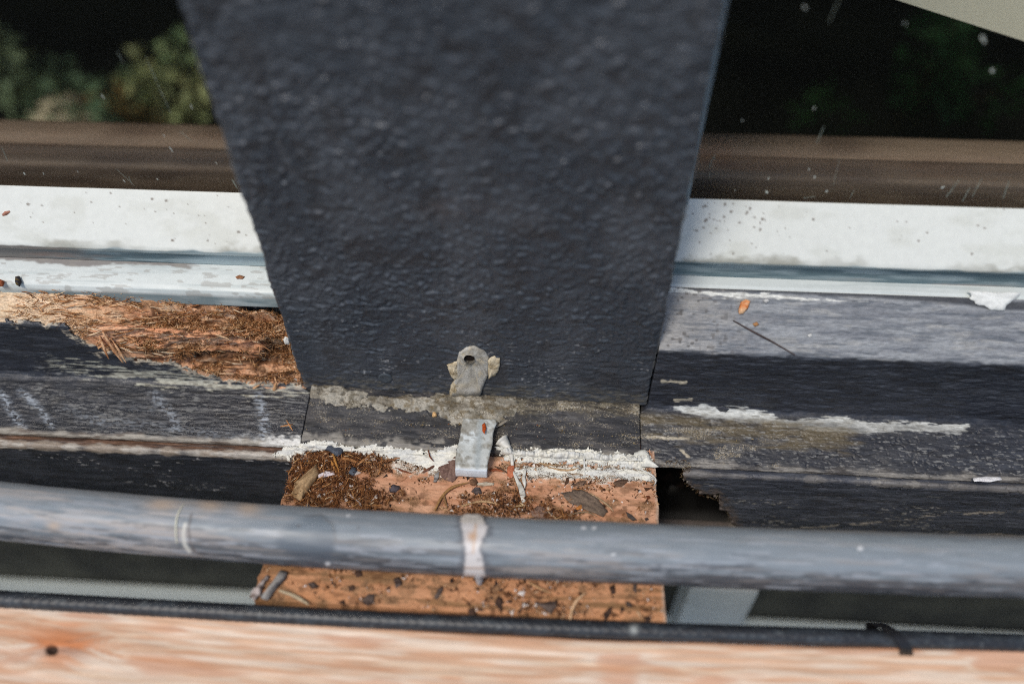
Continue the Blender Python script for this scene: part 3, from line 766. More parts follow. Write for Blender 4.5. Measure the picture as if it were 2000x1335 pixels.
# ------------------------------------------------------------------ base block under the post
TILT = .022
def build_base():
    prof = [(8, -.6, .3), (-1, -.9), (-22.4, -5.6), (-23.4, -6.2), (-23.8, -7.2), (-23.4, -13, 5), (8, -13, 6)]
    P = chain(prof, .3); P[3:-8] = smooth_path(P[3:-8], 3)
    X = np.arange(-65.9, 66.8, .33)
    V = extrude(P, X); N = normals(V)
    V[..., 2] -= TILT * (V[..., 0] + 66) * ss(-12.5, -10, V[..., 2])
    x, y, z = V[..., 0], V[..., 1], V[..., 2]
    d = .14 * fbm(x / 6, y / 1.4, o=4, seed=500) + .25 * vn(x / 25, y / 10, seed=501)
    hum = ss(10, -12, sd(*proj(V), [(600, 745), (760, 770), (900, 765), (1000, 780), (1280, 785), (1290, 815), (1000, 815), (800, 810), (620, 800)]))
    d = d + .9 * hum * (1 + .4 * fbm(x / 3, y / 2, o=3, seed=503))
    V0 = V.copy(); V = V + N * (d * (y < 7) * (z > -12.6))[..., None]
    px, py = proj(V0)
    c = mix(S(40, 41, 45), S(68, 66, 66), ss(-.4, .7, fbm(x / 9, y / 2.0, o=5, seed=510)))
    c = mix(c, S(30, 29, 29), ss(.1, .6, fbm(x / 14, y / 4, o=4, seed=509)) * .7)
    rg = .6 + .1 * fbm(x / 4, y / 3, o=2, seed=511)
    dust = .22 + .24 * fbm(x / 6, y / 2, o=4, seed=512)
    olive = ss(18, -8, sd(px, py, [(880, 775), (1010, 778), (1280, 784), (1300, 806), (1230, 806), (1040, 800), (960, 815)]) + 14 * fbm(x / 4, y / 2, o=4, seed=515))
    oc = mix(S(66, 60, 50), S(120, 112, 92), ss(-.3, .5, fbm(x / 2.5, y / .8, o=4, seed=516)))
    c = mix(c, oc, np.clip(olive, 0, 1) * .7); rg += .2 * olive; dust = dust + .16 * olive
    fr = ss(-19.5, -22.5, y + 2 * fbm(x / 4, y * 0, o=4, seed=520)) * ss(-.2, .2, fbm(x / 5, y / 2, o=2, seed=521) + .1)
    c = mix(c, S(176, 170, 158), np.clip(fr, 0, 1) * .5)
    dk = ss(26, 0, seg(px, py, [(975, 830), (972, 870), (965, 900)]) + 8 * fbm(x / 2, y / 2, o=3, seed=524))
    c = mix(c, S(44, 38, 32), np.clip(dk, 0, 1) * .8)  # dark stain and shadow beside the clip, both put into the colour
    root = thing('base_block', 'dusty black base block beneath the foot of the post', 'base block', (0, -8, -13))
    gmesh('block', V, M_black, root, np.concatenate([c, np.clip(rg, .4, .95)[..., None], np.clip(dust, 0, 1)[..., None]], -1), closed=True, caps=True)
    # cracked grey filler smeared along the foot of the post
    poly = [(594, 744), (650, 752), (700, 760), (760, 772), (830, 776), (868, 772), (880, 764), (960, 766), (990, 778), (1012, 790), (1000, 806), (968, 822), (930, 830), (890, 824), (850, 812),
            (800, 806), (740, 800), (690, 800), (650, 796), (626, 788), (606, 776)]
    D = sd(px, py, poly) + 13 * fbm(x / 7, y / 3.2, o=5, seed=530) + 4 * fbm(x / 1.5, y / 1, o=3, seed=538)
    th = .25 + 1.1 * ss(0, -16, D) * (1 + .25 * fbm(x / 1.2, y / 1., o=3, seed=531))
    crk = np.abs(vn(x / 5 + .8 * vn(x / 2, y / 2, seed=2), y / 3.4 + .6 * vn(x / 2, y / 2, seed=4), seed=533))
    th = th - .7 * ss(.05, 0, crk)
    F = V + N * th[..., None]
    kk = (D[:-1, :-1] < 0) & (y[:-1, :-1] < 6)
    fc = mix(S(166, 161, 148), S(116, 110, 96), ss(-.2, .7, fbm(x / 4, y / 2.4, o=4, seed=535)))
    fc = mix(fc, S(112, 96, 66), ss(.0, .6, fbm(x / 2, y / 1.2, o=4, seed=536)) * ss(640, 800, px) * .7)
    fc = mix(fc, S(60, 54, 46), ss(.05, .0, crk) * .8)
    fc = mix(fc, S(96, 86, 70), ss(.1, .6, fbm(x / 9, y / 3, o=4, seed=537)) * .6); fdu = .3 + .25 * fbm(x / 4, y / 2, o=3, seed=539)
    gmesh('filler_smear', F, M_grit, root, np.concatenate([fc, np.full(fc.shape[:2] + (1,), .9), np.clip(fdu, 0, 1)[..., None]], -1), keep=kk, thick=1.4)
    return root
BASE = build_base()

# ------------------------------------------------------------------ fascia boards under the sills
def build_fascia(side):
    left = side < 0
    if left:
        prof = [(-16, -10.3, .4), (-27.6, -10.0, .32), (-28.4, -10.5), (-28.8, -11.4), (-28.8, -42), (-28.8, -75, 8), (-7, -75, 8), (-7, -10.4, 8)]
        X = xs((-720, -205, 14), (-205, -68.6, .36))
    else:
        prof = [(-16, -13.4, .4), (-24.8, -13.4, .32), (-25.5, -14), (-25.8, -15), (-25.8, -48), (-25.8, -75, 8), (-7, -75, 8), (-7, -13.5, 8)]
        X = xs((72.8, 226, .36), (226, 720, 14))
    P = chain(prof, .34); nb = 14
    P[2:-nb - 10] = smooth_path(P[2:-nb - 10], 2)
    V = extrude(P, X); N = normals(V)
    x, y, z = V[..., 0], V[..., 1], V[..., 2]; s = z - y
    fm = (y < -24) & (z > -50)
    sd_ = 600 if left else 620
    d = (.13 * fbm(x / 12, s / 1.2, o=4, seed=sd_) + .07 * fbm(x / 4, s / .5, o=3, seed=sd_ + 1) + .3 * vn(x / 45, s / 12, seed=sd_ + 2)) * fm
    if not left:
        cr = np.abs(vn(x / 6 + .7 * vn(x / 2.4, s / 2, seed=7), s / 2.6, seed=625)); d -= .5 * ss(.07, 0, cr) * fm
    V0 = V.copy(); V = V + N * d[..., None]
    px, py = proj(V0)
    c = sill_colour_black(V0, arc(P, V0), seed=6 + left) * (1.15 if left else 1.9)
    rg = .45 + .1 * fbm(x / 6, s / 1.5, o=3, seed=sd_ + 9)
    keep = np.ones((len(P), len(X) - 1), bool)
    if left:
        br = ss(-28.0, -27.2, y)
        c = mix(c, mix(S(112, 84, 66), S(66, 50, 42), ss(-.3, .5, fbm(x / 12, y / 1, o=3, seed=641))), br)
        ed = ss(1.6, .2, np.abs(s - 17.6) + 1.0 * fbm(x / 7, s * 0, o=4, seed=642)) * (z > -14)
        c = mix(c, mix(S(176, 170, 160), S(150, 138, 124), ss(-.3, .4, fbm(x / 5, s, o=3, seed=643))), np.clip(ed, 0, 1) * .9)
        c = mix(c, S(196, 196, 196), ss(.66, .76, vn(x / 1.8, s / .7, seed=644)) * ss(.1, .5, vn(x / 14, s / 6, seed=645)) * .6 * (z < -13))
        root = thing('fascia_board', 'black fascia board under the left sill, meeting the cedar beam on its left side', 'fascia board', (-200, -18, -75))
        gmesh('board', V, M_black, root, np.concatenate([c, np.clip(rg, .3, .9)[..., None]], -1), closed=True, caps=True)
        return root
    hole = [(1270, 880), (1300, 896), (1340, 900), (1352, 908), (1344, 920), (1332, 926), (1348, 946), (1372, 962), (1402, 966), (1412, 980), (1404, 990), (1430, 1004), (1424, 1012), (1442, 1030), (1448, 1060), (1270, 1060)]
    D = sd(px, py, hole) + 5 * fbm(x / 2.2, s / 1.6, o=4, seed=650) + 3 * vn(x / .9, s / .8, seed=652)
    Q4 = np.vstack([D, D[:1]]); fc = (Q4[:-1, :-1] + Q4[1:, :-1] + Q4[:-1, 1:] + Q4[1:, 1:]) / 4
    zz = np.vstack([z, z[:1]])[:-1, :-1]; yy = np.vstack([y, y[:1]])[:-1, :-1]
    keep = ~((fc < 0) & (yy < -15.5) & (zz > -56))
    rim = ss(13, 0, D + 5 * fbm(x / 2, s / 1.5, o=3, seed=655))
    c = mix(c, S(96, 84, 74), np.clip(rim, 0, 1) * .7); rg += .2 * rim
    c = mix(c, S(8, 7, 6), ss(-20, -15, y))  # inner faces painted near black for the shade inside the hole
    ln = seg(px, py, [(1480, 1046), (1560, 1030), (1650, 1026), (1760, 1012), (1880, 1002), (2010, 998)])
    c = mix(c, S(150, 144, 134), ss(3.2, 1, ln + 2 * fbm(x / 2, s, o=3, seed=657)) * ss(-.2, .2, fbm(x / 5, s, o=2, seed=658)) * .9)
    c = mix(c, S(160, 150, 136), ss(12, 3, seg(px, py, [(1430, 1040), (1560, 1046), (1800, 1050), (2010, 1052)]) + 7 * fbm(x / 4, s / 2, o=4, seed=659)) * .5)
    c = mix(c, S(150, 148, 142), ss(.55, .7, fbm(x / 2.4, s / .8, o=2, seed=660)) * ss(.1, .5, vn(x / 14, s / 6, seed=661)) * .6)
    ed = ss(1.5, .2, np.abs(s - 11.6) + 1.1 * fbm(x / 9, s * 0, o=4, seed=662))
    c = mix(c, S(136, 132, 126), np.clip(ed, 0, 1) * .5)
    root = thing('fascia_board', 'black fascia board under the right sill with a ragged rot hole beside the cedar beam', 'fascia board', (200, -18, -75))
    inner = V + np.array([1.2, 5.0, -.6])
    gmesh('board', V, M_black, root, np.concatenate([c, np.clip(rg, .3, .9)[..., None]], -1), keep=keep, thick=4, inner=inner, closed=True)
    # rotten lining of the cavity, painted near black for the hole's shade
    U = np.arange(-50, -13.4, .7); XX = np.arange(73, 100, .7)
    W = np.zeros((len(U), len(XX), 3)); W[..., 0] = XX[None]; W[..., 2] = U[:, None]
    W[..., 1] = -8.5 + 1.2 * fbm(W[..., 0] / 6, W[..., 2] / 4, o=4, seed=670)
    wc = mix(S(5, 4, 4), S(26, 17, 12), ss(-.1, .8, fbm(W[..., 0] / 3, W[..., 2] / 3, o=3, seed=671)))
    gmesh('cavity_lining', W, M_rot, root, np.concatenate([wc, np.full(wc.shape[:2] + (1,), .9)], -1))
    # crumbly rim fibres
    n = 420; pts = np.array([(1300, 900), (1345, 905), (1338, 925), (1350, 948), (1375, 962), (1405, 970), (1428, 1004), (1442, 1032)], float)
    t = RNG.random(n) * (len(pts) - 1.001); i = t.astype(int); q = pts[i] + (pts[i + 1] - pts[i]) * (t - i)[:, None] + RNG.normal(0, 4, (n, 2))
    Pn = np.array([on(1, -25.0 + 3 * RNG.random(), a, b) for a, b in q])
    Dn = RNG.normal(size=(n, 3)) + np.array([-1, 0, 0]); Dn /= np.linalg.norm(Dn, axis=1, keepdims=True)
    pal = np.array([S(120, 100, 76), S(84, 62, 44), S(160, 146, 120), S(60, 46, 36)])
    fibres('rim_fibres', root, Pn, Dn, RNG.uniform(.6, 1.8, n), RNG.uniform(.05, .16, n), pal[RNG.integers(0, 4, n)], RNG.normal(0, .4, n), RNG.uniform(0, .3, n), M_fibre)
    return root
FAS_L = build_fascia(-1); FAS_R = build_fascia(1)

# ------------------------------------------------------------------ cedar beam end
ZB = -10.0
def build_beam():
    prof = [(-14, -10, .34), (-85.8, -10), (-86.6, -10.8), (-86.8, -12), (-86.8, -60, 6), (-14, -60, 6)]
    P = chain(prof, .34); X = xs((-68.2, 72.3, .34))
    V = extrude(P, X); N = normals(V)
    x, y, z = V[..., 0], V[..., 1], V[..., 2]
    topm = (z > -12.5)
    d = (.22 * fbm(x / 12, y / 2, o=4, seed=700) + .12 * fbm(x / 1.5, y / .9, o=3, seed=702) - .5 * ss(-83, -88, y)) * topm
    px, py = proj(V)
    crust = np.zeros_like(px)
    for poly in ([(700, 880), (820, 890), (900, 890), (900, 925), (860, 935), (800, 922), (740, 905)], [(985, 905), (1100, 905), (1260, 905), (1275, 938), (1180, 940), (1060, 938), (1000, 930)], [(545, 870), (620, 868), (590, 900), (560, 905)]):
        crust = np.maximum(crust, ss(5, -6, sd(px, py, poly) + 12 * fbm(x / 2.2, y / 1.2, o=4, seed=705)))
    d = d + crust * (.35 + .3 * fbm(x / 1.2, y / .8, o=3, seed=706))
    # rough mound of frass under the litter
    moss = np.zeros_like(px)
    for poly, k in (([(575, 880), (700, 870), (770, 900), (700, 930), (720, 950), (780, 965), (770, 1000), (560, 990), (548, 960)], 1.), ([(880, 990), (1010, 960), (1060, 985), (1120, 1000), (1150, 1020), (900, 1010)], .7)):
        moss = np.maximum(moss, k * ss(14, -14, sd(px, py, poly) + 20 * fbm(x / 4, y / 3, o=4, seed=708)))
    d = d + moss * (.7 + .5 * fbm(x / 1.6, y / 1.2, o=3, seed=709))
    V = V + N * d[..., None]
    # crumbly left arris and clean right one
    e = ss(-64, -68.2, x); V[..., 0] += e * .8 * fbm(y / 3, z / 3, o=4, seed=711); V[..., 2] -= e * .4 * topm * (1 + fbm(y / 2, z, o=3, seed=712))
    e = ss(70, 72.3, x); V[..., 0] += e * .35 * fbm(y / 4, z / 4, o=3, seed=713)
    V[..., 0] += ss(-60, -88, y) * -.4 * (x < 0)
    c = mix(S(208, 160, 128), S(192, 140, 108), ss(-.5, .6, fbm(x / 14, y / 2.4, o=4, seed=720)))
    c = mix(c, S(218, 172, 142), ss(.2, .8, fbm(x / 18, y / 4, o=3, seed=722)) * .6)
    c = mix(c, S(190, 134, 90), ss(-60, -80, y) * .7)
    band = ss(.0, .5, fbm(x / 40, y / 2.0, o=4, seed=724)) * ss(-68, -76, y)
    c = mix(c, S(120, 92, 60), band * .75)
    dirt = ss(.05, .8, fbm(x / 5, y / 3.5, o=5, seed=726) + .25 * ss(880, 980, px) * ss(1110, 1040, px) + .2 * ss(945, 1000, py) * (py < 1030))
    c = mix(c, mix(S(128, 102, 72), S(150, 116, 84), ss(-.2, .4, fbm(x / .9, y / .7, o=3, seed=727))), dirt * .5)
    dust = .18 + .36 * dirt + .16 * fbm(x / 4, y / 3, o=3, seed=728)
    c = mix(c, mix(S(122, 80, 50), S(84, 56, 36), ss(-.2, .4, fbm(x / 1.2, y / 1, o=3, seed=730))), moss * .85)
    stain = ss(.0, .7, fbm(x / 9, y / 5, o=5, seed=737)) * ss(-.2, .4, fbm(x / 2, y / 1.4, o=4, seed=738))
    c = mix(c, S(96, 66, 44), stain * .6); c = mix(c, S(110, 74, 48), ss(-62, -68.2, x) * .45)
    c = mix(c, mix(S(224, 220, 208), S(150, 138, 120), ss(.1, .6, fbm(x / 1.3, y / .8, o=3, seed=733))), crust * .95)
    c = mix(c, S(190, 176, 160), ss(1.2, .2, np.abs(x - 72.2)) * .5)
    root = thing('cedar_beam', 'orange cedar beam end strewn with litter, projecting below the post', 'beam', (2, -52, -60))
    rg = np.full(px.shape, .85); dust = dust + .3 * crust
    gmesh('timber', V, M_cedar, root, np.concatenate([c, rg[..., None], np.clip(dust, 0, 1)[..., None]], -1), closed=True, caps=True)
    return root, V, moss
BEAM, BV, BMOSS = build_beam()
P0B, NB = (0, -50, ZB), (0, 0, 1)
def bp(px, py, h=0.): return on(2, ZB + h, px, py)

# ------------------------------------------------------------------ white sealant along the joint
def build_seal(poly, name, label, xa, xb, seed, thick):
    prof = smooth_path(chain([(-20.5, -5.2), (-23.6, -6.0), (-25.4, -8.4), (-28, -9.6), (-36, -9.8)], .28), 6)
    X = np.arange(xa, xb, .28); V = extrude(prof, X)
    V[..., 2] -= TILT * (V[..., 0] + 66) * ss(-9.4, -6, V[..., 2]); N = normals(V)
    px, py = proj(V); x, y = V[..., 0], V[..., 1]; s = arc(prof, V)
    D = sd(px, py, poly) + 4 * fbm(x / 2.2, s / 1.4, o=4, seed=seed) + 2.5 * fbm(x / .8, s / .6, o=2, seed=seed + 1)
    h = .3 + thick * ss(0, -15, D) * (1 + .35 * fbm(x / 12, s / 2, o=3, seed=seed + 2)) + .45 * fbm(x / 7, s / 1.4, o=4, seed=seed + 3)
    V2 = V + N * h[..., None]
    c = mix(S(226, 224, 212), S(206, 207, 202), ss(-.3, .6, fbm(x / 6, s / 1.2, o=4, seed=seed + 4)))
    dust = (.02 if thick > 1.5 else .12) + .26 * ss(-7, 0, D) + .2 * fbm(x / 4, s / 2, o=3, seed=seed + 5) + (.2 if thick < .8 else 0)
    o = gmesh(name, V2, M_seal, None, np.concatenate([c, np.full(c.shape[:2] + (1,), .5), np.clip(dust, 0, 1)[..., None]], -1), keep=(D[:-1, :-1] < 0), thick=1.2, origin=(0, -26, -9))
    return tag(o, label, 'sealant')
build_seal([(536, 888), (560, 872), (604, 862), (640, 858), (655, 866), (690, 872), (740, 868), (800, 876), (850, 884), (868, 872), (892, 868), (900, 905), (884, 918), (850, 922), (812, 906), (760, 890), (720, 886), (690, 880), (640, 876), (600, 882), (560, 894)],
           'sealant_bead', 'ragged white sealant bead left of the metal clip on the cedar beam', -78, 10, 800, .9)
build_seal([(966, 870), (988, 870), (1010, 876), (1060, 876), (1120, 874), (1160, 878), (1200, 884), (1240, 888), (1264, 884), (1272, 902), (1262, 914), (1236, 914), (1200, 906), (1150, 902), (1090, 902), (1040, 900), (1008, 898), (985, 896)],
           'sealant_bead', 'rounded white sealant bead right of the metal clip on the cedar beam', 2, 74, 820, 3.2)
build_seal([(996, 912), (1060, 910), (1140, 912), (1220, 912), (1268, 922), (1280, 936), (1262, 938), (1200, 932), (1130, 932), (1060, 930), (1010, 928)],
           'sealant_crust', 'thin crumbled white sealant crust below the rounded bead right of the clip', 2, 76, 840, .5)

# ------------------------------------------------------------------ generic litter pieces
def piece(name, label, cat, poly, c, thick=.8, lift=.2, tilt=(0, 0), group=None, rings=4, curl=0., c2=None, rough=.8, plane=None, amp=.25, seed=None, mat_=None, parent=None, grain_ang=0.):
    """a chip, leaf or stone: the outline (pixels) unprojected on its surface, doubled and given a domed top"""
    seed = seed if seed is not None else random.randint(0, 9999)
    pl = plane or (P0B, NB)
    O = np.array([on_plane(pl[0], pl[1], a, b) for a, b in poly])
    # resample outline, roughened
    out = []
    n = len(O)
    for i in range(n):
        a, b = O[i], O[(i + 1) % n]; m = max(2, int(np.linalg.norm(b - a) / .7))
        for k in range(m): out.append(a + (b - a) * k / m)
    O = np.array(out); c0 = O.mean(0)
    nrm = np.array(pl[1], float); nrm /= np.linalg.norm(nrm)
    rad = np.linalg.norm(O - c0, axis=1, keepdims=True)
    O = c0 + (O - c0) * (1 + .10 * np.array([vn(i * .55, 0, seed=seed) for i in range(len(O))]).reshape(-1, 1))
    tx = np.array([1., 0, 0]); ty = np.cross(nrm, tx); ty /= np.linalg.norm(ty)
    m = len(O); V = []; H = []; 
    rs = [0.02] + [((k + 1) / rings) for k in range(rings)]
    for layer in (1, 0):
        for r in rs:
            for i in range(m):
                p = c0 + (O[i] - c0) * r
                q = p - c0; u, v = q @ tx, q @ ty
                h = lift + tilt[0] * u + tilt[1] * v + curl * ((u * math.sin(grain_ang) - v * math.cos(grain_ang)) ** 2)
                if layer:
                    k = thick * (.35 + .65 * (1 - r ** 3)) if rings > 1 else thick
                    h += k * (1 + amp * float(fbm(p[0] / 1.2, p[1] / 1.2, p[2] / 1.2 + .01, 3, seed)))
                V.append(p + nrm * h)
    F = []; nr = len(rs)
    for layer in (0, 1):
        o = layer * nr * m
        for k in range(nr - 1):
            for i in range(m):
                f = (o + k * m + i, o + k * m + (i + 1) % m, o + (k + 1) * m + (i + 1) % m, o + (k + 1) * m + i)
                F.append(f if layer == 0 else f[::-1])
        F.append([o + i for i in range(m)][:: (1 if layer else -1)])
    for i in range(m):
        a, b = (nr - 1) * m + i, (nr - 1) * m + (i + 1) % m
        F.append((a, b, b + nr * m, a + nr * m))
    V = np.array(V)
    ca, sa = math.cos(grain_ang), math.sin(grain_ang)
    gu = V[:, 0] * ca + V[:, 1] * sa; gv = -V[:, 0] * sa + V[:, 1] * ca
    t = ss(-.4, .6, fbm(gu / 4, gv / .7, V[:, 2] / 2 + .01, 4, seed + 1))
    C = mix(np.array(c), np.array(c2 if c2 is not None else np.array(c) * .6), t)
    o = mesh(name, V, F, mat_ or M_bits, parent, col=np.hstack([C, np.full((len(C), 1), rough)]))
    if cat: tag(o, label, cat, group)
    return o
def strand(name, label, cat, pts, r, c, h0=.3, group=None, plane=None, taper=(.6, 1, .9, .3), arch=0., c2=None, flat=1., mat_=None, parent=None, rough=.7, hs=None):
    pl = plane or (P0B, NB)
    nrm = np.array(pl[1], float); nrm /= np.linalg.norm(nrm)
    A = np.array([on_plane(pl[0], pl[1], *p) for p in pts])
    n = 14 if len(pts) < 6 else 30
    t = np.linspace(0, 1, n); tk = np.linspace(0, 1, len(A))
    # smooth through control points
    C = np.stack([np.interp(t, tk, A[:, k]) for k in range(3)], 1); C = smooth_path(C, 3 if len(pts) > 2 else 0)
    hh = np.interp(t, np.linspace(0, 1, len(hs)), hs) if hs else h0 + arch * np.sin(math.pi * t)
    C = C + nrm * hh[:, None]
    T = np.gradient(C, axis=0); T /= np.linalg.norm(T, axis=1, keepdims=True)
    B = np.cross(T, nrm); B /= np.linalg.norm(B, axis=1, keepdims=True) + 1e-9; U = np.cross(B, T)
    rr = r * np.interp(t, np.linspace(0, 1, len(taper)), taper) * (1 + .12 * vn(t * 9, 0 * t, seed=int(r * 997) + len(pts)))
    k = 7; V = []
    for i in range(n):
        for j in range(k):
            a = 2 * math.pi * j / k
            V.append(C[i] + B[i] * math.cos(a) * rr[i] + U[i] * math.sin(a) * rr[i] * flat)
    F = [(i * k + j, i * k + (j + 1) % k, (i + 1) * k + (j + 1) % k, (i + 1) * k + j) for i in range(n - 1) for j in range(k)]
    F += [list(range(k))[::-1], [(n - 1) * k + j for j in range(k)]]
    V = np.array(V); C_ = np.array(c)
    col = mix(C_, np.array(c2 if c2 is not None else C_ * .7), ss(-.2, .6, fbm(V[:, 0] / 2, V[:, 1] / 2, V[:, 2] / 2 + .01, 3, 5)))
    o = mesh(name, V, F, mat_ or M_bits, parent, col=np.hstack([col, np.full((len(col), 1), rough)]))
    if cat: tag(o, label, cat, group)
    return o

LEDGE = ((-66, -12, -3.2), (TILT, .22, 1))          # dusty ledge under the post
LEDGE_R = ((100, -12, -7.8), (0, .31, 1))
LEDGE_L = ((-100, -12, -3.8), (0, .24, 1))
FACE = ((0, -.2, 10), (0, -1, 0))
SLOPE_R = ((100, 8, 36.6), (0, -.71, .71))
SASH = ((0, 27, 60), (0, -.72, .69))

# ---- metal clip with its sealant-crusted upper tab
def build_clip():
    root = thing('metal_clip', 'galvanised metal clip with a holed upper tab, fixed to the foot of the post', 'clip', (0, -6, -2))
    # upper tab: plate on the post face with a through hole
    out = [(884, 768), (884, 748), (890, 738), (892, 706), (896, 690), (908, 680), (926, 677), (944, 684), (954, 698), (955, 716), (951, 738), (944, 752), (938, 768)]
    O = np.array([on_plane((0, -.4, 0), (0, -1, 0), *p) for p in out]); 
    dense = []
    for i in range(len(O)):
        a, b = O[i], O[(i + 1) % len(O)]
        for k in range(4): dense.append(a + (b - a) * k / 4)
    O = np.array(dense); m = len(O)
    h0 = on_plane((0, -.4, 0), (0, -1, 0), 917, 697); R = 2.2
    V = []; 
    steps = np.linspace(0, 1, 8)
    for layer in (1, 0):
        for t in steps:
            for i in range(m):
                d = O[i] - h0; th = math.atan2(d[2], d[0])
                inner = h0 + np.array([R * math.cos(th), 0, R * math.sin(th) * 1.05])
                p = inner + (O[i] - inner) * t
                lump = float(fbm(p[0] / 1.6, p[2] / 1.6, .3, 3, 902))
                th_ = (.75 + .22 * lump + .35 * math.exp(-(t / .2) ** 2)) * (1 - .5 * t ** 8) if layer else -.6
                V.append((p[0] + .12 * lump, -.3 - th_ - (1.6 * ss(4, -3, p[2]) if layer else 0), p[2]))
    F = []; n = len(steps)
    for layer in (0, 1):
        o = layer * n * m
        for k in range(n - 1):
            for i in range(m):
                F.append((o + k * m + i, o + k * m + (i + 1) % m, o + (k + 1) * m + (i + 1) % m, o + (k + 1) * m + i))
    for i in range(m):
        F.append(((n - 1) * m + i, (n - 1) * m + (i + 1) % m, n * m + (n - 1) * m + (i + 1) % m, n * m + (n - 1) * m + i))
        F.append((i, (i + 1) % m, n * m + (i + 1) % m, n * m + i))
    V = np.array(V)
    c = mix(S(186, 182, 172), S(150, 144, 132), ss(-.3, .6, fbm(V[:, 0] / 2, V[:, 2] / 2, o=4, seed=905)))
    c = mix(c, S(205, 190, 160), ss(.2, .7, fbm(V[:, 0] / 1.4, V[:, 2] / 1.4, o=3, seed=906)) * .6)
    mesh('upper_tab', V, F, M_grit, root, col=np.hstack([c, np.full((len(c), 1), .8)]))
    # dark disc painted as the shade in the hole
    ang = np.linspace(0, 2 * math.pi, 17)[:-1]
    V = [(h0[0], -.32, h0[2])] + [(h0[0] + 2.4 * math.cos(a), -.3, h0[2] + 2.4 * math.sin(a)) for a in ang]
    mesh('hole_bottom', V, [(0, 1 + i, 1 + (i + 1) % 16) for i in range(16)], M_grit, root, col=np.append(S(34, 26, 22), .9))
    pf = ((0, -.3, 0), (0, -1, 0))
    for nm, poly in (('putty_ear', [(873, 712), (884, 706), (894, 704), (896, 738), (886, 740), (880, 730)]), ('putty_ear', [(953, 700), (966, 695), (977, 698), (976, 716), (968, 732), (955, 738), (952, 720)]),
                     ('putty_ear', [(878, 766), (880, 750), (888, 742), (896, 748), (896, 772), (880, 772)])):
        piece(nm, None, None, poly, S(206, 192, 164), 1.0, 0., c2=S(164, 146, 114), plane=pf, amp=.5, parent=root, mat_=M_grit)
    # lower tab: strip lying on the ledge and standing out over the joint, its end turned down
    wv = np.linspace(0, 1, 22)
    rows = [(-12.6, -.9), (-14, -1.1), (-22, -2.2), (-30.2, -3.4), (-33.0, -4.0), (-33.9, -4.6), (-34.2, -6.6), (-34.2, -9.0)]
    Pm = chain([(a, b) for a, b in rows], .5)
    a0, a1 = on_plane((0, 0, -1), (0, 0, 1), 903, 826)[0], on_plane((0, 0, -1), (0, 0, 1), 968, 829)[0]; b0, b1 = on_plane((0, -34, 0), (0, 1, 0), 888, 925)[0], on_plane((0, -34, 0), (0, 1, 0), 951, 928)[0]
    xl = lambda y: np.interp(-y, [12.6, 34.2], [a0, b0]); xr = lambda y: np.interp(-y, [12.6, 34.2], [a1, b1])
    V = np.zeros((len(Pm), 22, 3))
    for i, (y, z) in enumerate(Pm):
        V[i, :, 0] = xl(y) + (xr(y) - xl(y)) * wv; V[i, :, 1] = y; V[i, :, 2] = z
    edge = np.abs(np.linspace(-1, 1, 22))[None] ** 8; V[..., 0] += edge * .45 * fbm(V[..., 1] / 2.4, V[..., 0] * 0 + np.sign(np.linspace(-1, 1, 22))[None] * 3, o=3, seed=909)
    N = normals(V)
    x, y = V[..., 0], V[..., 1]
    n1 = fbm(x / 3, y / 3, o=4, seed=910)
    c = mix(S(188, 192, 188), S(156, 155, 146), ss(-.3, .5, n1))
    c = mix(c, S(214, 222, 222), ss(-.1, .5, fbm(x / 4, y / 4, o=3, seed=911)) * ss(-26, -20, y) * .85)
    c = mix(c, S(116, 110, 96), ss(.05, .6, fbm(x / 1.6, y / 1.4, o=4, seed=912)) * .65 * ss(-33.4, -32.6, y))
    lip = ss(-33.2, -33.9, y)
    c = mix(c, S(226, 236, 244), lip)  # bright bluish light on the turned-down end put into the colour
    c = mix(c, S(160, 168, 168), np.exp(-((x - 4.2) / 1.2) ** 2) * ss(-34.05, -33.4, y) * .9)
    V2 = V + N * (.12 * fbm(x / 2, y / 2, o=3, seed=913))[..., None]
    th = np.array([0, .25, -1.3])
    W = np.concatenate([V2, (V2 + np.where(lip[..., None] > .5, np.array([0, 1.2, 0.]), th))[::-1]], 0)
    CC = np.concatenate([c, c[::-1]], 0)
    gmesh('lower_tab', W, M_metal, root, np.concatenate([CC, np.full(CC.shape[:2] + (1,), .45)], -1), closed=True, caps=True)
    pl = ((0, -15, -1.0), (0, .12, 1))
    piece('rust_spot', None, None, [(942, 830), (947, 826), (950, 836), (946, 848), (942, 842)], S(186, 84, 36), .3, .25, c2=S(150, 60, 24), plane=pl, parent=root)
    return root
CLIP = build_clip()

# ---- torn sealant shreds
strand('sealant_string', 'stretched white sealant web right of the metal clip', 'sealant scrap', [(980, 872), (990, 882), (999, 896), (1001, 912)], 1.2, S(226, 224, 214), hs=[4.5, 4, 2.5, 1.2], taper=(2.4, 1.3, .8, .5), mat_=M_seal, rough=.5)
piece('reddish_flake', 'reddish torn flake at the foot of the stretched sealant web', 'flake', [(992, 912), (1004, 908), (1006, 930), (998, 936), (990, 928)], S(190, 116, 84), .6, .5, c2=S(150, 84, 58))
piece('sealant_peeling', 'long white sealant peeling hanging down the cedar beam', 'sealant scrap', [(1001, 922), (1010, 930), (1014, 940), (1022, 952), (1027, 972), (1026, 984), (1020, 986), (1014, 962), (1007, 942)], S(224, 224, 216), .5, .8, c2=S(180, 178, 168), mat_=M_seal)
piece('sealant_peeling', 'narrow white sealant peeling beside the long hanging one', 'sealant scrap', [(1024, 914), (1029, 918), (1026, 934), (1028, 950), (1025, 956), (1019, 938)], S(218, 218, 210), .5, .9, c2=S(176, 172, 162), mat_=M_seal)
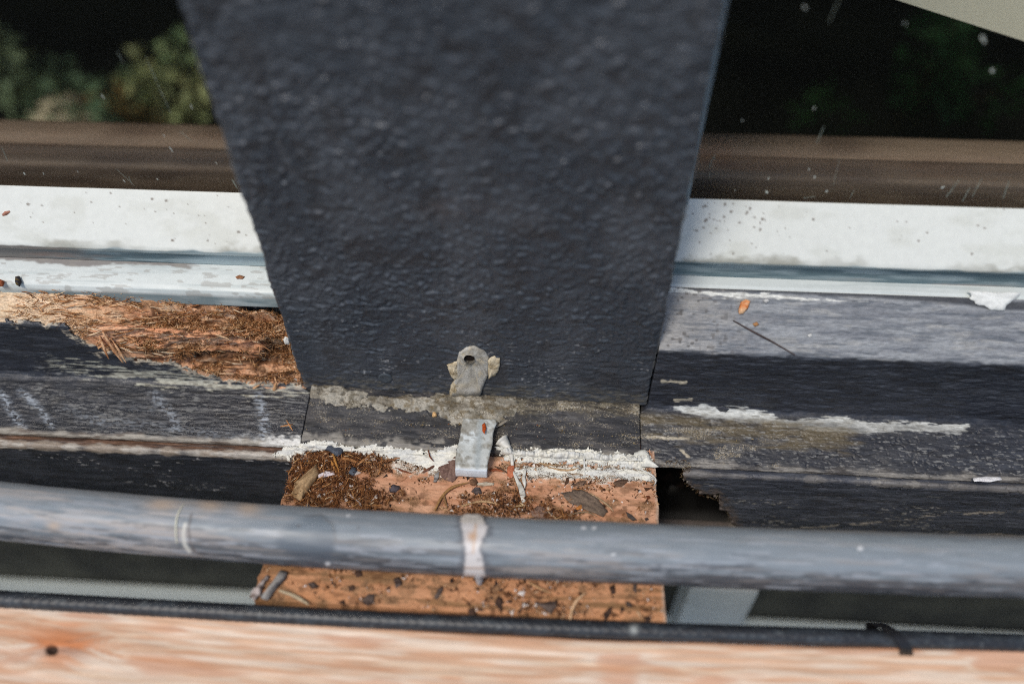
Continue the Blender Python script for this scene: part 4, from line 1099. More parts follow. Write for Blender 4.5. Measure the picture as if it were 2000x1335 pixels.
piece('sealant_flap', 'curled white sealant flap at the right end of the bead, over the rot hole', 'sealant scrap', [(1236, 890), (1258, 884), (1264, 894), (1270, 906), (1284, 918), (1262, 918), (1240, 912)], S(226, 226, 216), 1.2, 2.2, c2=S(196, 196, 188), tilt=(.12, .15), mat_=M_seal)
strand('sealant_string', 'thin frayed sealant thread hanging at the right end of the beam', 'sealant scrap', [(1245, 918), (1265, 926), (1280, 934), (1281, 944), (1276, 950)], .35, S(206, 206, 200), hs=[1.6, 1.2, .8, .5], mat_=M_seal)
strand('sealant_string', 'short white drip below the right sealant bead', 'sealant scrap', [(1140, 898), (1141, 914), (1143, 931)], .4, S(222, 222, 216), hs=[2.4, 1.2, .4], mat_=M_seal)
strand('paint_curl', 'curled grey paint edge right of the metal clip top', 'paint curl', [(968, 836), (985, 826), (1003, 812)], .7, S(150, 142, 128), h0=.6, plane=LEDGE, flat=.5)

# ---- bark, wood and paint chips on the beam
piece('bark_chip', 'large tan weathered wood chip at the left edge of the cedar beam', 'wood chip', [(572, 968), (578, 946), (600, 928), (612, 916), (621, 908), (620, 922), (624, 928), (616, 944), (604, 960), (590, 980), (582, 976)], S(176, 148, 112), 2.4, .8, c2=S(134, 108, 78), grain_ang=1.0, amp=.15, seed=4)
piece('paint_flake', 'white paint flake right of the large tan wood chip', 'paint flake', [(622, 930), (638, 923), (652, 924), (655, 930), (640, 934), (624, 937)], S(228, 222, 222), .6, 1.2, c2=S(200, 188, 192))
piece('stone_chip', 'blue grey slate chip on top of the brown frass at the bead', 'stone chip', [(638, 874), (645, 872), (652, 878), (660, 882), (672, 882), (668, 892), (662, 898), (655, 894), (648, 888), (638, 884)], S(86, 92, 102), 1.6, 1.8, c2=S(64, 70, 80), rough=.6, seed=5)
piece('stone_chip', 'small dark blue slate chip below the white paint flake', 'stone chip', [(681, 926), (688, 914), (697, 916), (698, 924), (690, 932)], S(84, 92, 102), 1.0, .9, c2=S(62, 70, 80), rough=.6)
piece('stone_chip', 'speckled dark lump lying alone on the orange wood left of centre', 'stone chip', [(760, 952), (768, 946), (780, 950), (784, 956), (772, 964), (761, 962)], S(88, 82, 88), 1.2, .2, c2=S(60, 54, 58))
piece('stone_chip', 'three sided dark grey chip below the metal clip', 'stone chip', [(920, 960), (928, 951), (937, 952), (942, 964), (930, 966)], S(104, 94, 92), 1.0, .1, c2=S(70, 62, 60))
piece('bark_piece', 'reddish grey bark piece leaning under the metal clip', 'bark', [(856, 920), (864, 900), (876, 896), (896, 896), (894, 930), (884, 944), (870, 940), (858, 934)], S(128, 104, 94), .9, .8, c2=S(100, 76, 68), grain_ang=1.5, tilt=(.1, .2))
piece('leaf_fragment', 'small pale grey curled leaf left of the reddish grey bark piece', 'leaf', [(846, 944), (850, 926), (857, 924), (858, 932), (852, 944)], S(150, 148, 144), .35, .4, c2=S(96, 90, 88), curl=.1)
piece('dry_leaf', 'large dark grey brown dry leaf on the right half of the beam', 'leaf', [(1099, 966), (1106, 961), (1118, 959), (1134, 960), (1150, 966), (1166, 976), (1180, 990), (1186, 1004), (1182, 1012), (1166, 1006), (1146, 998), (1128, 990), (1112, 984)], S(122, 106, 92), .7, .6, c2=S(88, 76, 68), curl=.04, grain_ang=-.5, seed=8)
strand('plant_stalk', 'pale stem lying along the edge of the large dry leaf', 'stem', [(1152, 966), (1172, 978), (1188, 990), (1198, 1002)], .35, S(186, 160, 126), h0=1.2)
piece('bud_scale', 'tiny orange bud scale under the large dry leaf', 'bud scale', [(1124, 994), (1134, 986), (1140, 986), (1138, 994), (1128, 998)], S(196, 128, 66), .7, .6)
piece('leaf_fragment', 'dark leaf fragment near the right end of the beam against the rail', 'leaf', [(1222, 1000), (1232, 1004), (1244, 1016), (1236, 1018), (1226, 1010)], S(78, 72, 70), .5, .3, c2=S(56, 48, 46))
piece('leaf_fragment', 'brown crumpled leaf pressed against the rail right of the long peeling', 'leaf', [(1036, 1000), (1050, 990), (1066, 992), (1072, 1004), (1062, 1014), (1040, 1012)], S(138, 112, 98), .8, .4, c2=S(104, 82, 72))
piece('knot_mark', 'small brown crust spot near the right edge of the beam', 'crust', [(1261, 968), (1268, 967), (1271, 972), (1264, 976)], S(120, 66, 40), .4, .05)
piece('grit_spot', 'dark round grit spot near the right edge beside the rail', 'grit', [(1258, 1012), (1264, 1010), (1268, 1014), (1262, 1018)], S(84, 74, 72), .4, .05)
piece('dirt_clot', 'dark crumbly clot below the sealant at the right of the beam', 'dirt clot', [(1196, 944), (1206, 938), (1226, 934), (1228, 940), (1214, 950), (1204, 952)], S(104, 82, 66), .7, .1, c2=S(70, 52, 42), amp=.7)
piece('dirt_clot', 'brown grey clot left of the large dry leaf, under the sealant', 'dirt clot', [(1118, 948), (1130, 940), (1144, 938), (1146, 944), (1134, 950)], S(140, 118, 100), .6, .1, c2=S(96, 74, 60), amp=.7)
piece('ear_of_bark', 'dark bent bark sliver hanging under the right sealant', 'bark', [(1106, 934), (1112, 932), (1110, 944), (1102, 950), (1104, 942)], S(92, 66, 50), .4, .4)
piece('clip_crumb', 'brown crumb just under the end of the metal clip', 'crumb', [(916, 938), (928, 934), (934, 942), (926, 950), (918, 946)], S(126, 94, 70), 1.0, .2, c2=S(84, 60, 44))
piece('sealant_crumb', 'whitish crumbly streak right of the clip end on the beam', 'sealant scrap', [(930, 943), (946, 941), (966, 943), (964, 947), (946, 949), (932, 948)], S(196, 186, 168), .4, .05, c2=S(150, 136, 116))
# straws, twigs and needles
NG = 'dry conifer needles on the cedar beam'
strand('pine_needle', 'arched pale needle resting below the metal clip', 'needle', [(902, 990), (922, 983), (942, 980), (960, 982), (976, 987)], .45, S(196, 164, 124), h0=.7)
strand('pine_needle', 'short pale needle right of the arched one, against the rail', 'needle', [(1004, 991), (1014, 989), (1024, 988)], .4, S(206, 178, 136), h0=.6)
strand('pine_needle', 'upper tan needle of the curved pair in the sealant crust', 'needle', [(1052, 906), (1070, 911), (1088, 911), (1106, 909)], .4, S(172, 142, 106), h0=1.0)
strand('pine_needle', 'lower tan needle of the curved pair in the sealant crust', 'needle', [(1070, 915), (1096, 921), (1118, 921), (1138, 912)], .45, S(186, 154, 116), h0=1.1)
strand('twig', 'long tan straw branching below the clip, main stem', 'twig', [(850, 998), (862, 972), (880, 954), (900, 948), (916, 944)], .6, S(160, 122, 78), h0=.9)
strand('twig', 'short side straw of the branching tan straw', 'twig', [(866, 966), (870, 980), (874, 994)], .45, S(156, 120, 80), h0=.7)
strand('twig', 'tan splinter running from the slate chip towards the sealant', 'splinter', [(700, 910), (712, 902), (722, 892), (730, 890)], .6, S(170, 124, 82), h0=1.2)
strand('twig', 'flat brown splinter left of the crossing splinters', 'splinter', [(668, 898), (682, 900), (700, 906)], .9, S(172, 120, 74), h0=1.4, flat=.5)
strand('twig', 'long thin brown twig reaching right over the white crust', 'twig', [(738, 906), (756, 902), (774, 898), (790, 894)], .5, S(150, 106, 74), h0=.9)
strand('twig', 'pale grey twig crossing the brown splinters', 'twig', [(722, 892), (730, 898), (738, 905)], .45, S(196, 182, 172), h0=1.2)
strand('twig', 'golden straw standing out of the frass near the slate chip', 'straw', [(652, 890), (656, 904), (664, 926)], .5, S(184, 130, 66), h0=1.8)
strand('twig', 'golden straw leaning left of its neighbour in the frass', 'straw', [(648, 902), (652, 912), (658, 926)], .5, S(176, 122, 62), h0=1.5)
strand('twig', 'reddish twig on the wood below the white crust', 'twig', [(772, 914), (786, 920), (804, 925)], .4, S(124, 72, 48), h0=.4)
strand('twig', 'dark twig sloping out of the sealant left of the clip', 'twig', [(826, 924), (842, 916), (856, 906)], .5, S(110, 76, 62), h0=.9)
strand('twig', 'hooked dark stem bedded in the white sealant left of the clip', 'stem', [(838, 886), (840, 898), (848, 908)], .3, S(120, 66, 44), h0=2.6)
strand('twig', 'brown straw along the left arris of the beam', 'straw', [(564, 928), (574, 914), (590, 906)], .5, S(166, 120, 76), h0=.9)
strand('twig', 'short upright straw above the large tan wood chip', 'straw', [(588, 904), (592, 922)], .5, S(170, 120, 76), h0=1.2)
strand('twig', 'pale splinter in the frass near the rail', 'splinter', [(696, 978), (704, 986), (708, 992)], .45, S(206, 192, 184), h0=1.0)
strand('twig', 'white splinter in the frass beside the dark fibres', 'splinter', [(680, 964), (686, 970), (692, 976)], .4, S(196, 178, 172), h0=1.0)
strand('twig', 'thin curved stalk under the large dry leaf near the rail', 'stalk', [(1104, 1010), (1126, 1002), (1150, 1000), (1166, 1010)], .35, S(150, 130, 104), h0=.5)
strand('twig', 'dark twig right of the clip running to the reddish flake', 'twig', [(966, 912), (980, 918), (992, 926)], .4, S(96, 72, 54), h0=.7)
strand('twig', 'reddish brown bark strip right of the clip end', 'bark', [(956, 920), (970, 918), (984, 922)], .6, S(150, 84, 54), h0=.6, flat=.5)
# lower part of the beam, between rail and hose
piece('grey_stick', 'grey weathered stick at the lower left corner of the beam', 'stick', [(508, 1172), (528, 1146), (550, 1116), (562, 1120), (556, 1134), (540, 1152), (524, 1174)], S(150, 146, 140), 1.8, .8, c2=S(96, 92, 92), grain_ang=.95, amp=.15)
piece('pale_bark', 'whitish crumbly bark left of the grey stick', 'bark', [(489, 1166), (496, 1150), (510, 1138), (522, 1124), (526, 1130), (514, 1146), (510, 1164), (498, 1172)], S(188, 176, 170), 1.4, .4, c2=S(92, 76, 66), amp=.7)
strand('twig', 'pale straw right of the grey stick, at the hose', 'straw', [(546, 1154), (570, 1162), (590, 1172), (604, 1182)], .7, S(186, 168, 138), h0=.8)
strand('pine_needle', 'bright curved needle standing by the hose near the right end', 'needle', [(1113, 1212), (1116, 1192), (1126, 1172), (1144, 1158)], .55, S(226, 186, 144), h0=.7)
strand('pine_needle', 'faint tan needle emerging from under the rail', 'needle', [(1030, 1136), (1052, 1148), (1078, 1160)], .4, S(190, 150, 108), h0=.4)
dark = [[(768, 1130), (780, 1126), (786, 1140), (774, 1150)], [(848, 1166), (856, 1150), (866, 1144), (864, 1156), (852, 1172)], [(966, 1178), (972, 1164), (982, 1168), (980, 1196)], [(1046, 1178), (1066, 1176), (1088, 1172), (1086, 1186), (1076, 1202), (1066, 1190)],
        [(1178, 1198), (1190, 1186), (1198, 1184), (1192, 1200), (1182, 1212)], [(1258, 1206), (1268, 1202), (1272, 1210), (1262, 1216)], [(706, 1172), (720, 1160), (732, 1160), (730, 1178), (716, 1184)], [(692, 1116), (706, 1112), (708, 1124), (696, 1128)],
        [(680, 1146), (690, 1142), (694, 1150), (684, 1154)], [(990, 1174), (998, 1170), (1000, 1178)], [(1190, 1146), (1200, 1142), (1202, 1158), (1194, 1160)], [(1236, 1140), (1244, 1142), (1242, 1158), (1236, 1152)], [(1220, 1174), (1232, 1176), (1234, 1186), (1224, 1184)],
        [(600, 1140), (612, 1136), (624, 1146), (610, 1150)], [(662, 1176), (672, 1170), (674, 1182)], [(914, 1190), (926, 1186), (928, 1200), (916, 1202)], [(878, 1132), (884, 1128), (886, 1136), (880, 1138)]]
dl = ['dark blackish leaf scrap just below the rail, left of centre', 'brown twisted leaf scrap near the middle of the lower beam', 'dark grey wedge scrap below the white drip of the rail', 'broad brown triangular leaf scrap near the hose',
      'grey upright leaf scrap near the right end by the hose', 'dark round scrap at the lower right corner of the beam', 'clump of dark dry flower scales near the hose, left of centre', 'dark scrap tucked under the rail left of the black leaf scrap',
      'small dark scale above the clump of dry scales', 'tiny dark scrap right of the grey wedge', 'dark scrap hanging from under the rail at right', 'thin dark scrap under the rail nearest the right end', 'pale edged scrap near the right end of the lower beam',
      'brown smudge of leaf right of the grey stick', 'tiny dark scale at the hose right of the grey stick', 'greyish square scrap against the hose right of centre', 'tiny black speck scrap below the rail near the middle']
for pg, lb in zip(dark, dl):
    piece('leaf_scrap', lb, 'leaf scrap', pg, S(84, 62, 50) if random.random() < .7 else S(98, 84, 76), .7, .15, c2=S(52, 38, 32), amp=.5, rings=3)
# ---- seeds and scraps on the ledges and slopes
piece('seed', 'orange tan seed lying at the right foot of the post', 'seed', [(1271, 793), (1276, 787), (1286, 787), (1294, 793), (1288, 799), (1277, 798)], S(226, 176, 128), 1.6, .4, c2=S(200, 146, 100), plane=LEDGE, amp=.05, rings=5)
piece('seed', 'pale tan seed in a dark fuzzy clot on the base block', 'seed', [(1159, 818), (1166, 811), (1178, 812), (1181, 820), (1172, 827), (1162, 825)], S(196, 164, 128), 1.4, .6, c2=S(150, 116, 84), plane=LEDGE, amp=.1, rings=5)
piece('seed', 'small tan seed at the foot line of the post right of the clip', 'seed', [(1165, 783), (1170, 778), (1176, 781), (1174, 788), (1167, 788)], S(206, 160, 116), 1.2, .6, plane=LEDGE, amp=.1)
piece('bud_scale', 'reddish brown bud scale beside the clip top', 'bud scale', [(942, 764), (950, 758), (962, 766), (965, 773), (954, 776), (944, 772)], S(128, 66, 46), 1.2, 1.2, c2=S(80, 42, 32), plane=LEDGE)
piece('bud_scale', 'small rusty bud scale on the grey filler left of the clip', 'bud scale', [(853, 772), (860, 770), (864, 778), (858, 784), (853, 780)], S(140, 76, 46), .8, 1.4, plane=LEDGE)
strand('wood_sliver', 'short pale wood sliver standing on the filler left of the clip', 'wood sliver', [(854, 789), (848, 800), (849, 818)], .9, S(216, 176, 124), h0=1.6, plane=LEDGE, taper=(.4, 1, 1))
piece('frass_clot', 'dark hairy clot around the pale tan seed', 'dirt clot', [(1142, 824), (1150, 812), (1160, 812), (1164, 828), (1150, 832)], S(96, 66, 46), .8, .3, plane=LEDGE, amp=.8)
piece('seed', 'orange and white seed husk on the grey slope near the post', 'seed', [(1441, 604), (1446, 590), (1456, 585), (1464, 588), (1460, 602), (1450, 612), (1443, 614)], S(222, 180, 140), 1.2, .4, c2=S(206, 120, 62), plane=SLOPE_R)
piece('crumb', 'small orange crumb below the seed husk on the grey slope', 'crumb', [(1470, 632), (1478, 628), (1482, 634), (1474, 638)], S(176, 128, 84), .7, .2, plane=SLOPE_R)
piece('crumb', 'pale crumb right of the seed husk on the grey slope', 'crumb', [(1490, 586), (1498, 582), (1503, 588), (1496, 593)], S(196, 196, 194), .6, .2, plane=SLOPE_R)
piece('crumb', 'single white crumb mid way down the grey slope', 'crumb', [(1576, 654), (1584, 650), (1586, 656), (1580, 659)], S(210, 210, 206), .5, .2, plane=SLOPE_R)
strand('dark_hair', 'thin dark stalk lying slantwise down the grey slope', 'stalk', [(1432, 626), (1470, 648), (1510, 668), (1552, 694)], .28, S(74, 62, 60), h0=.35, plane=SLOPE_R)
piece('paint_tongue', 'white paint tongue hanging over the grey slope at the right edge', 'paint flake', [(1886, 568), (1930, 570), (1992, 572), (1978, 586), (1962, 594), (1958, 604), (1940, 606), (1920, 598), (1898, 588)], S(226, 228, 224), .35, .6, c2=S(206, 208, 204), plane=SLOPE_R, mat_=M_seal)
piece('paint_flake', 'bright white chip on the ledge edge at the far right', 'paint flake', [(1898, 936), (1920, 934), (1950, 934), (1954, 940), (1930, 944), (1902, 943)], S(232, 232, 232), .6, .8, c2=S(206, 206, 210), plane=((180, -22, -11), (0, .3, 1)))
piece('frass_bit', 'rusty brown husk on the right sash near its lower edge', 'husk', [(1874, 502), (1884, 494), (1896, 496), (1908, 502), (1918, 508), (1898, 508), (1884, 506)], S(170, 122, 88), .6, .1, c2=S(120, 84, 56), plane=SASH, amp=.8)
piece('frass_bit', 'reddish oval husk at the left end of the left sash', 'husk', [(4, 419), (10, 413), (20, 411), (22, 414), (14, 420), (6, 422)], S(176, 124, 104), .6, .1, plane=SASH)
LSTEP = ((-100, 17, 41.4), (0, -.35, 1))
piece('dead_insect', 'dark blue black beetle bit beside the rotted wood at the far left', 'insect', [(31, 550), (33, 542), (40, 541), (44, 551), (40, 560), (34, 557)], S(40, 42, 56), 1.4, .4, c2=S(96, 80, 40), plane=LSTEP)
piece('dead_insect', 'brown bark crumb at the extreme left end of the frame step', 'crumb', [(-4, 552), (2, 546), (10, 550), (8, 560), (-4, 560)], S(150, 84, 54), 1.2, .3, plane=LSTEP)
piece('frass_bit', 'brown crumb pile near the right end of the left frame step', 'crumb', [(460, 541), (468, 537), (478, 540), (474, 545), (462, 545)], S(168, 118, 84), .5, .1, plane=LSTEP, amp=.8)
# loose splinters of the rotted sill
PF = ((0, -1.0, 10), (0, -1, 0))
for (pts, r, lb) in (([(198, 652), (222, 678), (244, 702)], .75, 'thick pale splinter hanging out of the left rotted wood'), ([(214, 664), (236, 684), (250, 702)], .5, 'thinner splinter hanging beside the thick pale one'),
                     ([(192, 660), (206, 680), (216, 694)], .6, 'short splinter at the tip of the torn black paint')):
    strand('splinter', lb, 'splinter', pts, r, S(216, 172, 132), h0=.8, plane=PF, hs=[-1.2, .8, 1.8], c2=S(166, 110, 70), flat=.6)
for (pts, r, lb) in (([(474, 769), (492, 758), (508, 748)], .55, 'tan forked straw below the rot, left one'), ([(530, 780), (536, 762), (541, 742)], .9, 'thick tan straw below the rot near the post'), ([(522, 776), (530, 772), (536, 764)], .4, 'small side straw at the foot of the thick tan straw')):
    strand('straw', lb, 'straw', pts, r, S(206, 160, 116), h0=.8, plane=PF, c2=S(180, 130, 88))
for (pts, lb) in (([(548, 834), (560, 832), (572, 830)], 'tiny orange curl on the ledge left of the joint'), ([(560, 822), (566, 832), (572, 842)], 'thin tan curl on the ledge left of the joint')):
    strand('wood_curl', lb, 'wood curl', pts, .3, S(196, 140, 90), h0=.4, plane=LEDGE_L)
piece('paint_flake', 'pale grey paint bump on the black sill below the rot', 'paint flake', [(322, 756), (330, 748), (340, 754), (344, 764), (332, 764)], S(168, 166, 160), .6, .1, plane=PF)

for k, (a, b, lb) in enumerate(((1512, 812, 'small curled black paint flake where the peeled strip steps down'), (1700, 826, 'small curled black paint flake over the middle of the peeled strip'), (1868, 836, 'small lifted black paint flake at the right tip of the peeled strip'),
                            (1410, 798, 'tiny lifted black paint flake over the left part of the peeled strip'), (1600, 838, 'lifted black paint flake under the peeled strip'))):
    piece('paint_flake', lb, 'paint flake', [(a - 12, b - 3), (a + 2, b - 6), (a + 14, b - 2), (a + 8, b + 4), (a - 6, b + 3)], S(58, 60, 66), .25, .35, c2=S(44, 46, 50), tilt=(.1, -.25), plane=((150, -.2, -3), (0, -1, 0)) if k != 4 else LEDGE_R, mat_=M_black, rough=.4)
# ---- uncountable crumbs and frass fibres on the beam
def crumbs(name, label, P, R, C, mat_, cat='litter'):
    n = len(P)
    base = np.array([(1, 0, 0), (-.5, .87, 0), (-.5, -.87, 0), (0, 0, 1), (.3, .2, -.7)], float)
    V = base[None] * R[:, None, None] * RNG.uniform(.5, 1.3, (n, 5, 1)) + RNG.normal(0, .12, (n, 5, 3)) * R[:, None, None]
    a = RNG.random(n) * 6.283; ca, sa = np.cos(a)[:, None], np.sin(a)[:, None]
    st = RNG.uniform(.8, 2.2, n)[:, None]
    x, y = V[..., 0] * st, V[..., 1].copy()
    V[..., 0] = x * ca - y * sa; V[..., 1] = x * sa + y * ca
    V = V + P[:, None]
    f = np.array([(0, 1, 3), (1, 2, 3), (2, 0, 3), (1, 0, 4), (2, 1, 4), (0, 2, 4)])
    F = (np.arange(n)[:, None, None] * 5 + f[None]).reshape(-1, 3)
    o = mesh(name, V.reshape(-1, 3), None, mat_, None, col=np.hstack([np.repeat(C, 5, 0), np.full((n * 5, 1), .85)]), smooth=False, quads=F)
    return tag(o, label, cat, kind='stuff')
def beam_litter():
    ny, nx = BV.shape[:2]
    top = (BV[..., 2] > -12) & (BV[..., 1] < -26) & (BV[..., 1] > -86)
    ids = np.argwhere(top); x = BV[ids[:, 0], ids[:, 1], 0]; y = BV[ids[:, 0], ids[:, 1], 1]
    px, py = proj(BV[ids[:, 0], ids[:, 1]])
    w_ = .12 + ss(-.1, .8, fbm(x / 6, y / 4, o=4, seed=950)) + .8 * ss(940, 1000, py) * ss(880, 960, px) * ss(1160, 1040, px) + 1.2 * BMOSS[ids[:, 0], ids[:, 1]] + .35 * ss(-30, -27, y)
    w_ = w_ ** 1.7; n = 8000
    k = ids[RNG.choice(len(ids), n, p=w_ / w_.sum())]; P = BV[k[:, 0], k[:, 1]] + np.array([0, 0, .08])
    pal = np.array([S(74, 50, 36), S(104, 70, 46), S(140, 96, 62), S(196, 160, 124), S(224, 216, 208), S(58, 46, 42), S(170, 120, 80)])
    C = pal[RNG.choice(7, n, p=[.26, .24, .16, .1, .08, .08, .08])]
    crumbs('wood_crumbs', 'fine brown and pale crumbs strewn over the cedar beam', P, RNG.gamma(2, .13, n) + .08, C, M_bits)
    w2 = BMOSS[ids[:, 0], ids[:, 1]] ** 2 + .008
    n = 3600
    k = ids[RNG.choice(len(ids), n, p=w2 / w2.sum())]; P = BV[k[:, 0], k[:, 1]] + np.array([0, 0, .1]) + RNG.random((n, 1)) * np.array([0, 0, .9]) * BMOSS[k[:, 0], k[:, 1]][:, None]
    D = RNG.normal(size=(n, 3)) * np.array([1, 1, .5]); D /= np.linalg.norm(D, axis=1, keepdims=True)
    pal = np.array([S(128, 80, 46), S(92, 56, 34), S(160, 108, 64), S(66, 42, 28), S(190, 138, 90)])
    C = pal[RNG.choice(5, n, p=[.3, .26, .2, .14, .1])]
    o = fibres('frass_fibres', None, P, D, RNG.gamma(3, .45, n) + .4, RNG.uniform(.05, .15, n), C, RNG.normal(0, .6, n), RNG.uniform(-.1, .5, n), M_fibre, nseg=5)
    n = 90; k = ids[RNG.choice(len(ids), n, p=w2 / w2.sum())]; P = BV[k[:, 0], k[:, 1]] + np.array([0, 0, .7])
    D = RNG.normal(size=(n, 3)) * np.array([1, 1, .25]); D /= np.linalg.norm(D, axis=1, keepdims=True)
    o2 = fibres('straw_bits', None, P, D, RNG.uniform(1.6, 4.5, n), RNG.uniform(.14, .34, n), np.array([S(196, 150, 100), S(170, 120, 74), S(214, 186, 150)])[RNG.integers(0, 3, n)], RNG.normal(0, .2, n), RNG.uniform(0, .25, n), M_bits)
    tag(o2, 'short tan straw bits mixed into the frass on the cedar beam', 'straw')
    tag(o, 'tangled brown frass fibres heaped on the left of the cedar beam', 'frass', kind='stuff')
beam_litter()
def ledge_litter():
    n = 1500
    q = np.stack([RNG.uniform(590, 1500, n), 0 * np.arange(n)], 1)
    t = RNG.beta(1.2, 2.2, n); q[:, 1] = 762 + .035 * (q[:, 0] - 900) + t * 100
    P = np.array([on_plane(*(LEDGE_R if a > 1260 else LEDGE), a, b) for a, b in q])
    P[:, 2] += .35
    ok = (P[:, 1] < -1) & (P[:, 1] > -22); P = P[ok]; n = len(P)
    pal = np.array([S(150, 132, 96), S(96, 80, 54), S(190, 180, 160), S(60, 50, 40), S(140, 80, 46)])
    crumbs('ledge_grit', 'fine olive and tan grit scattered along the ledge at the foot of the post', P, RNG.gamma(2, .07, n) + .05, pal[RNG.choice(5, n, p=[.3, .28, .2, .16, .06])], M_bits, 'grit')
ledge_litter()

# ------------------------------------------------------------------ grey rail across the beam
def sweep(name, C, rfn, ku, colfn, mat_, parent=None, disp=None, origin=None):
    T = np.gradient(C, axis=0); T /= np.linalg.norm(T, axis=1, keepdims=True)
    up = np.array([0, 0, 1.]); B = np.cross(T, up); B /= np.linalg.norm(B, axis=1, keepdims=True); U = np.cross(B, T)
    a = np.linspace(0, 2 * math.pi, ku, endpoint=False)
    r = rfn(C[:, 0], a) if callable(rfn) else rfn
    V = C[None] + (B[None] * np.cos(a)[:, None, None] + U[None] * np.sin(a)[:, None, None]) * (r if np.ndim(r) == 0 else r[..., None])
    return gmesh(name, V, mat_, parent, colfn(V, a), closed=True, caps=True, origin=origin)
def build_rail():
    key = [(-60, 989), (0, 996), (125, 1008), (250, 1021), (375, 1031), (500, 1041), (625, 1049), (750, 1057), (875, 1063), (1000, 1069), (1125, 1074), (1250, 1079), (1375, 1085), (1500, 1090), (1625, 1095), (1750, 1099), (1875, 1103), (2000, 1107), (2060, 1109)]
    K = np.array([on(2, .4, *p) for p in key])
    X = xs((-720, -190, 12), (-190, 222, .55), (222, 720, 12))
    co = np.polyfit(K[:, 0], K[:, 1], 4); yy = np.polyval(co, np.clip(X, -200, 230))
    C = np.stack([X, yy, np.full_like(X, .4)], 1)
    def rf(x, a):
        A, XX = np.meshgrid(a, x, indexing='ij')
        return 10.15 + .12 * fbm(XX / 22, A * 1.5, o=3, seed=970) + .05 * fbm(XX / 6, A * 4, o=2, seed=971)
    def cf(V, a):
        px, py = proj(V); x = V[..., 0]; A = np.broadcast_to(a[:, None], x.shape); s = A * 10
        n1 = fbm(x / 30, s / 1.5, o=4, seed=980); n2 = fbm(x / 10, s / .8, o=4, seed=981)
        slate, blue, worn, beige = S(56, 60, 67), S(130, 139, 146), S(164, 163, 163), S(190, 168, 146)
        # upper flank faded, underside dark from its paint and from shade put into the colour
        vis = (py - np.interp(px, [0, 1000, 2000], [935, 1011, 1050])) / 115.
        fade_shade = ss(1.0, .55, vis + .18 * n1 + .10 * n2)
        c = mix(slate, blue, fade_shade)
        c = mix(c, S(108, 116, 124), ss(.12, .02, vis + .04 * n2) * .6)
        lw = ss(700, 250, px) * .55 + .30 * ss(930, 1010, px) * ss(1300, 1120, px) * ss(.3, .6, vis)
        c = mix(c, mix(worn, S(184, 176, 170), ss(-.3, .5, n1)), np.clip(ss(-.6, .7, n2 + n1 * .6 + lw - .35), 0, 1) * ss(.02, .2, vis) * (.24 + .85 * lw))
        c = mix(c, S(164, 170, 178), ss(.38, .62, fbm(x / 16, s / .7, o=4, seed=985)) * .5 * ss(.1, .3, vis))
        c = mix(c, slate, ss(.40, .7, fbm(x / 14, s / .9, o=4, seed=986)) * .55 * ss(.3, .7, vis))
        for (cx, cy, rx, ry) in ((410, 985, 26, 14), (485, 990, 24, 14), (315, 985, 30, 12), (105, 1026, 14, 8)):
            c = mix(c, beige, np.exp(-(((px - cx) / rx) ** 2 + ((py - cy) / ry) ** 2)) * .7)
        # dark smooth patch with a rounded right end
        e = sd(px, py, [(540, 1060), (560, 1030), (600, 1010), (630, 1008), (648, 1022), (655, 1050), (650, 1080), (640, 1105), (600, 1104), (570, 1085)])
        c = mix(c, mix(S(98, 110, 120), S(70, 78, 88), ss(1035, 1085, py)), ss(12, -8, e + 5 * n1) * .7)
        c = mix(c, S(88, 84, 80), ss(2.5, .5, seg(px, py, [(596, 1007), (628, 1005), (650, 1024), (656, 1056)])) * .5)
        # scraped pale drip of old sealant in the middle with dark edges
        e = sd(px, py, [(898, 1012), (940, 1012), (952, 1028), (944, 1050), (936, 1072), (942, 1096), (948, 1126), (906, 1124), (910, 1090), (906, 1050)])
        c = mix(c, S(92, 94, 100), ss(16, 3, e + 7 * n2) * .7)
        c = mix(c, mix(S(206, 202, 200), S(176, 160, 150), ss(.1, .6, n1)), ss(3, -3, e + 2 * n2))
        c = mix(c, S(196, 152, 110), np.exp(-(((px - 922) / 9) ** 2 + ((py - 1047) / 9) ** 2)) * .8)
        c = mix(c, S(196, 158, 120), ss(4, 1, seg(px, py, [(930, 1016), (926, 1050), (924, 1078)])) * .6)
        # hairline ring crack on the left
        c = mix(c, S(92, 86, 84), ss(4, 1, seg(px, py, [(374, 1004), (368, 1030), (372, 1060), (380, 1076)])) * .7)
        c = mix(c, S(206, 204, 194), ss(5, 2, seg(px, py, [(362, 1022), (358, 1040), (360, 1062), (370, 1076)])) * .7)
        for (cx, cy, r) in ((680, 1006, 4), (700, 1030, 2.5), (1198, 1082, 4), (1680, 1070, 6), (1140, 1030, 5), (1160, 1030, 5), (935, 1092, 3), (640, 1100, 5), (583, 1027, 3)):
            c = mix(c, S(216, 218, 220) if r > 3.2 else S(90, 80, 74), ss(r + 1.5, r - 1.5, np.hypot(px - cx, (py - cy) * 1.5)) * .8)
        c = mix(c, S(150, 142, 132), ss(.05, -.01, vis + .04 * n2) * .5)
        return np.concatenate([c, np.full(c.shape[:2] + (1,), .42) + .12 * n1[..., None]], -1)
    root = thing('grey_rail', 'rounded grey weathered rail lying across the cedar beam', 'rail', (0, -66, -10))
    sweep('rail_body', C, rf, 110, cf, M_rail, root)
    # hanging drip of sealant below the rail, and a lump on top of it
    V = [on(1, -66 - 7.5, *p) for p in ((922, 1118), (934, 1148), (944, 1118))]
    p = np.array(V)
    strand('sealant_drip', None, None, [(934, 1112), (936, 1130), (937, 1152)], 1.6, S(182, 180, 180), plane=((0, -76, 0), (0, -1, 0)), taper=(1.3, .9, .3), mat_=M_seal, parent=root, h0=0.)
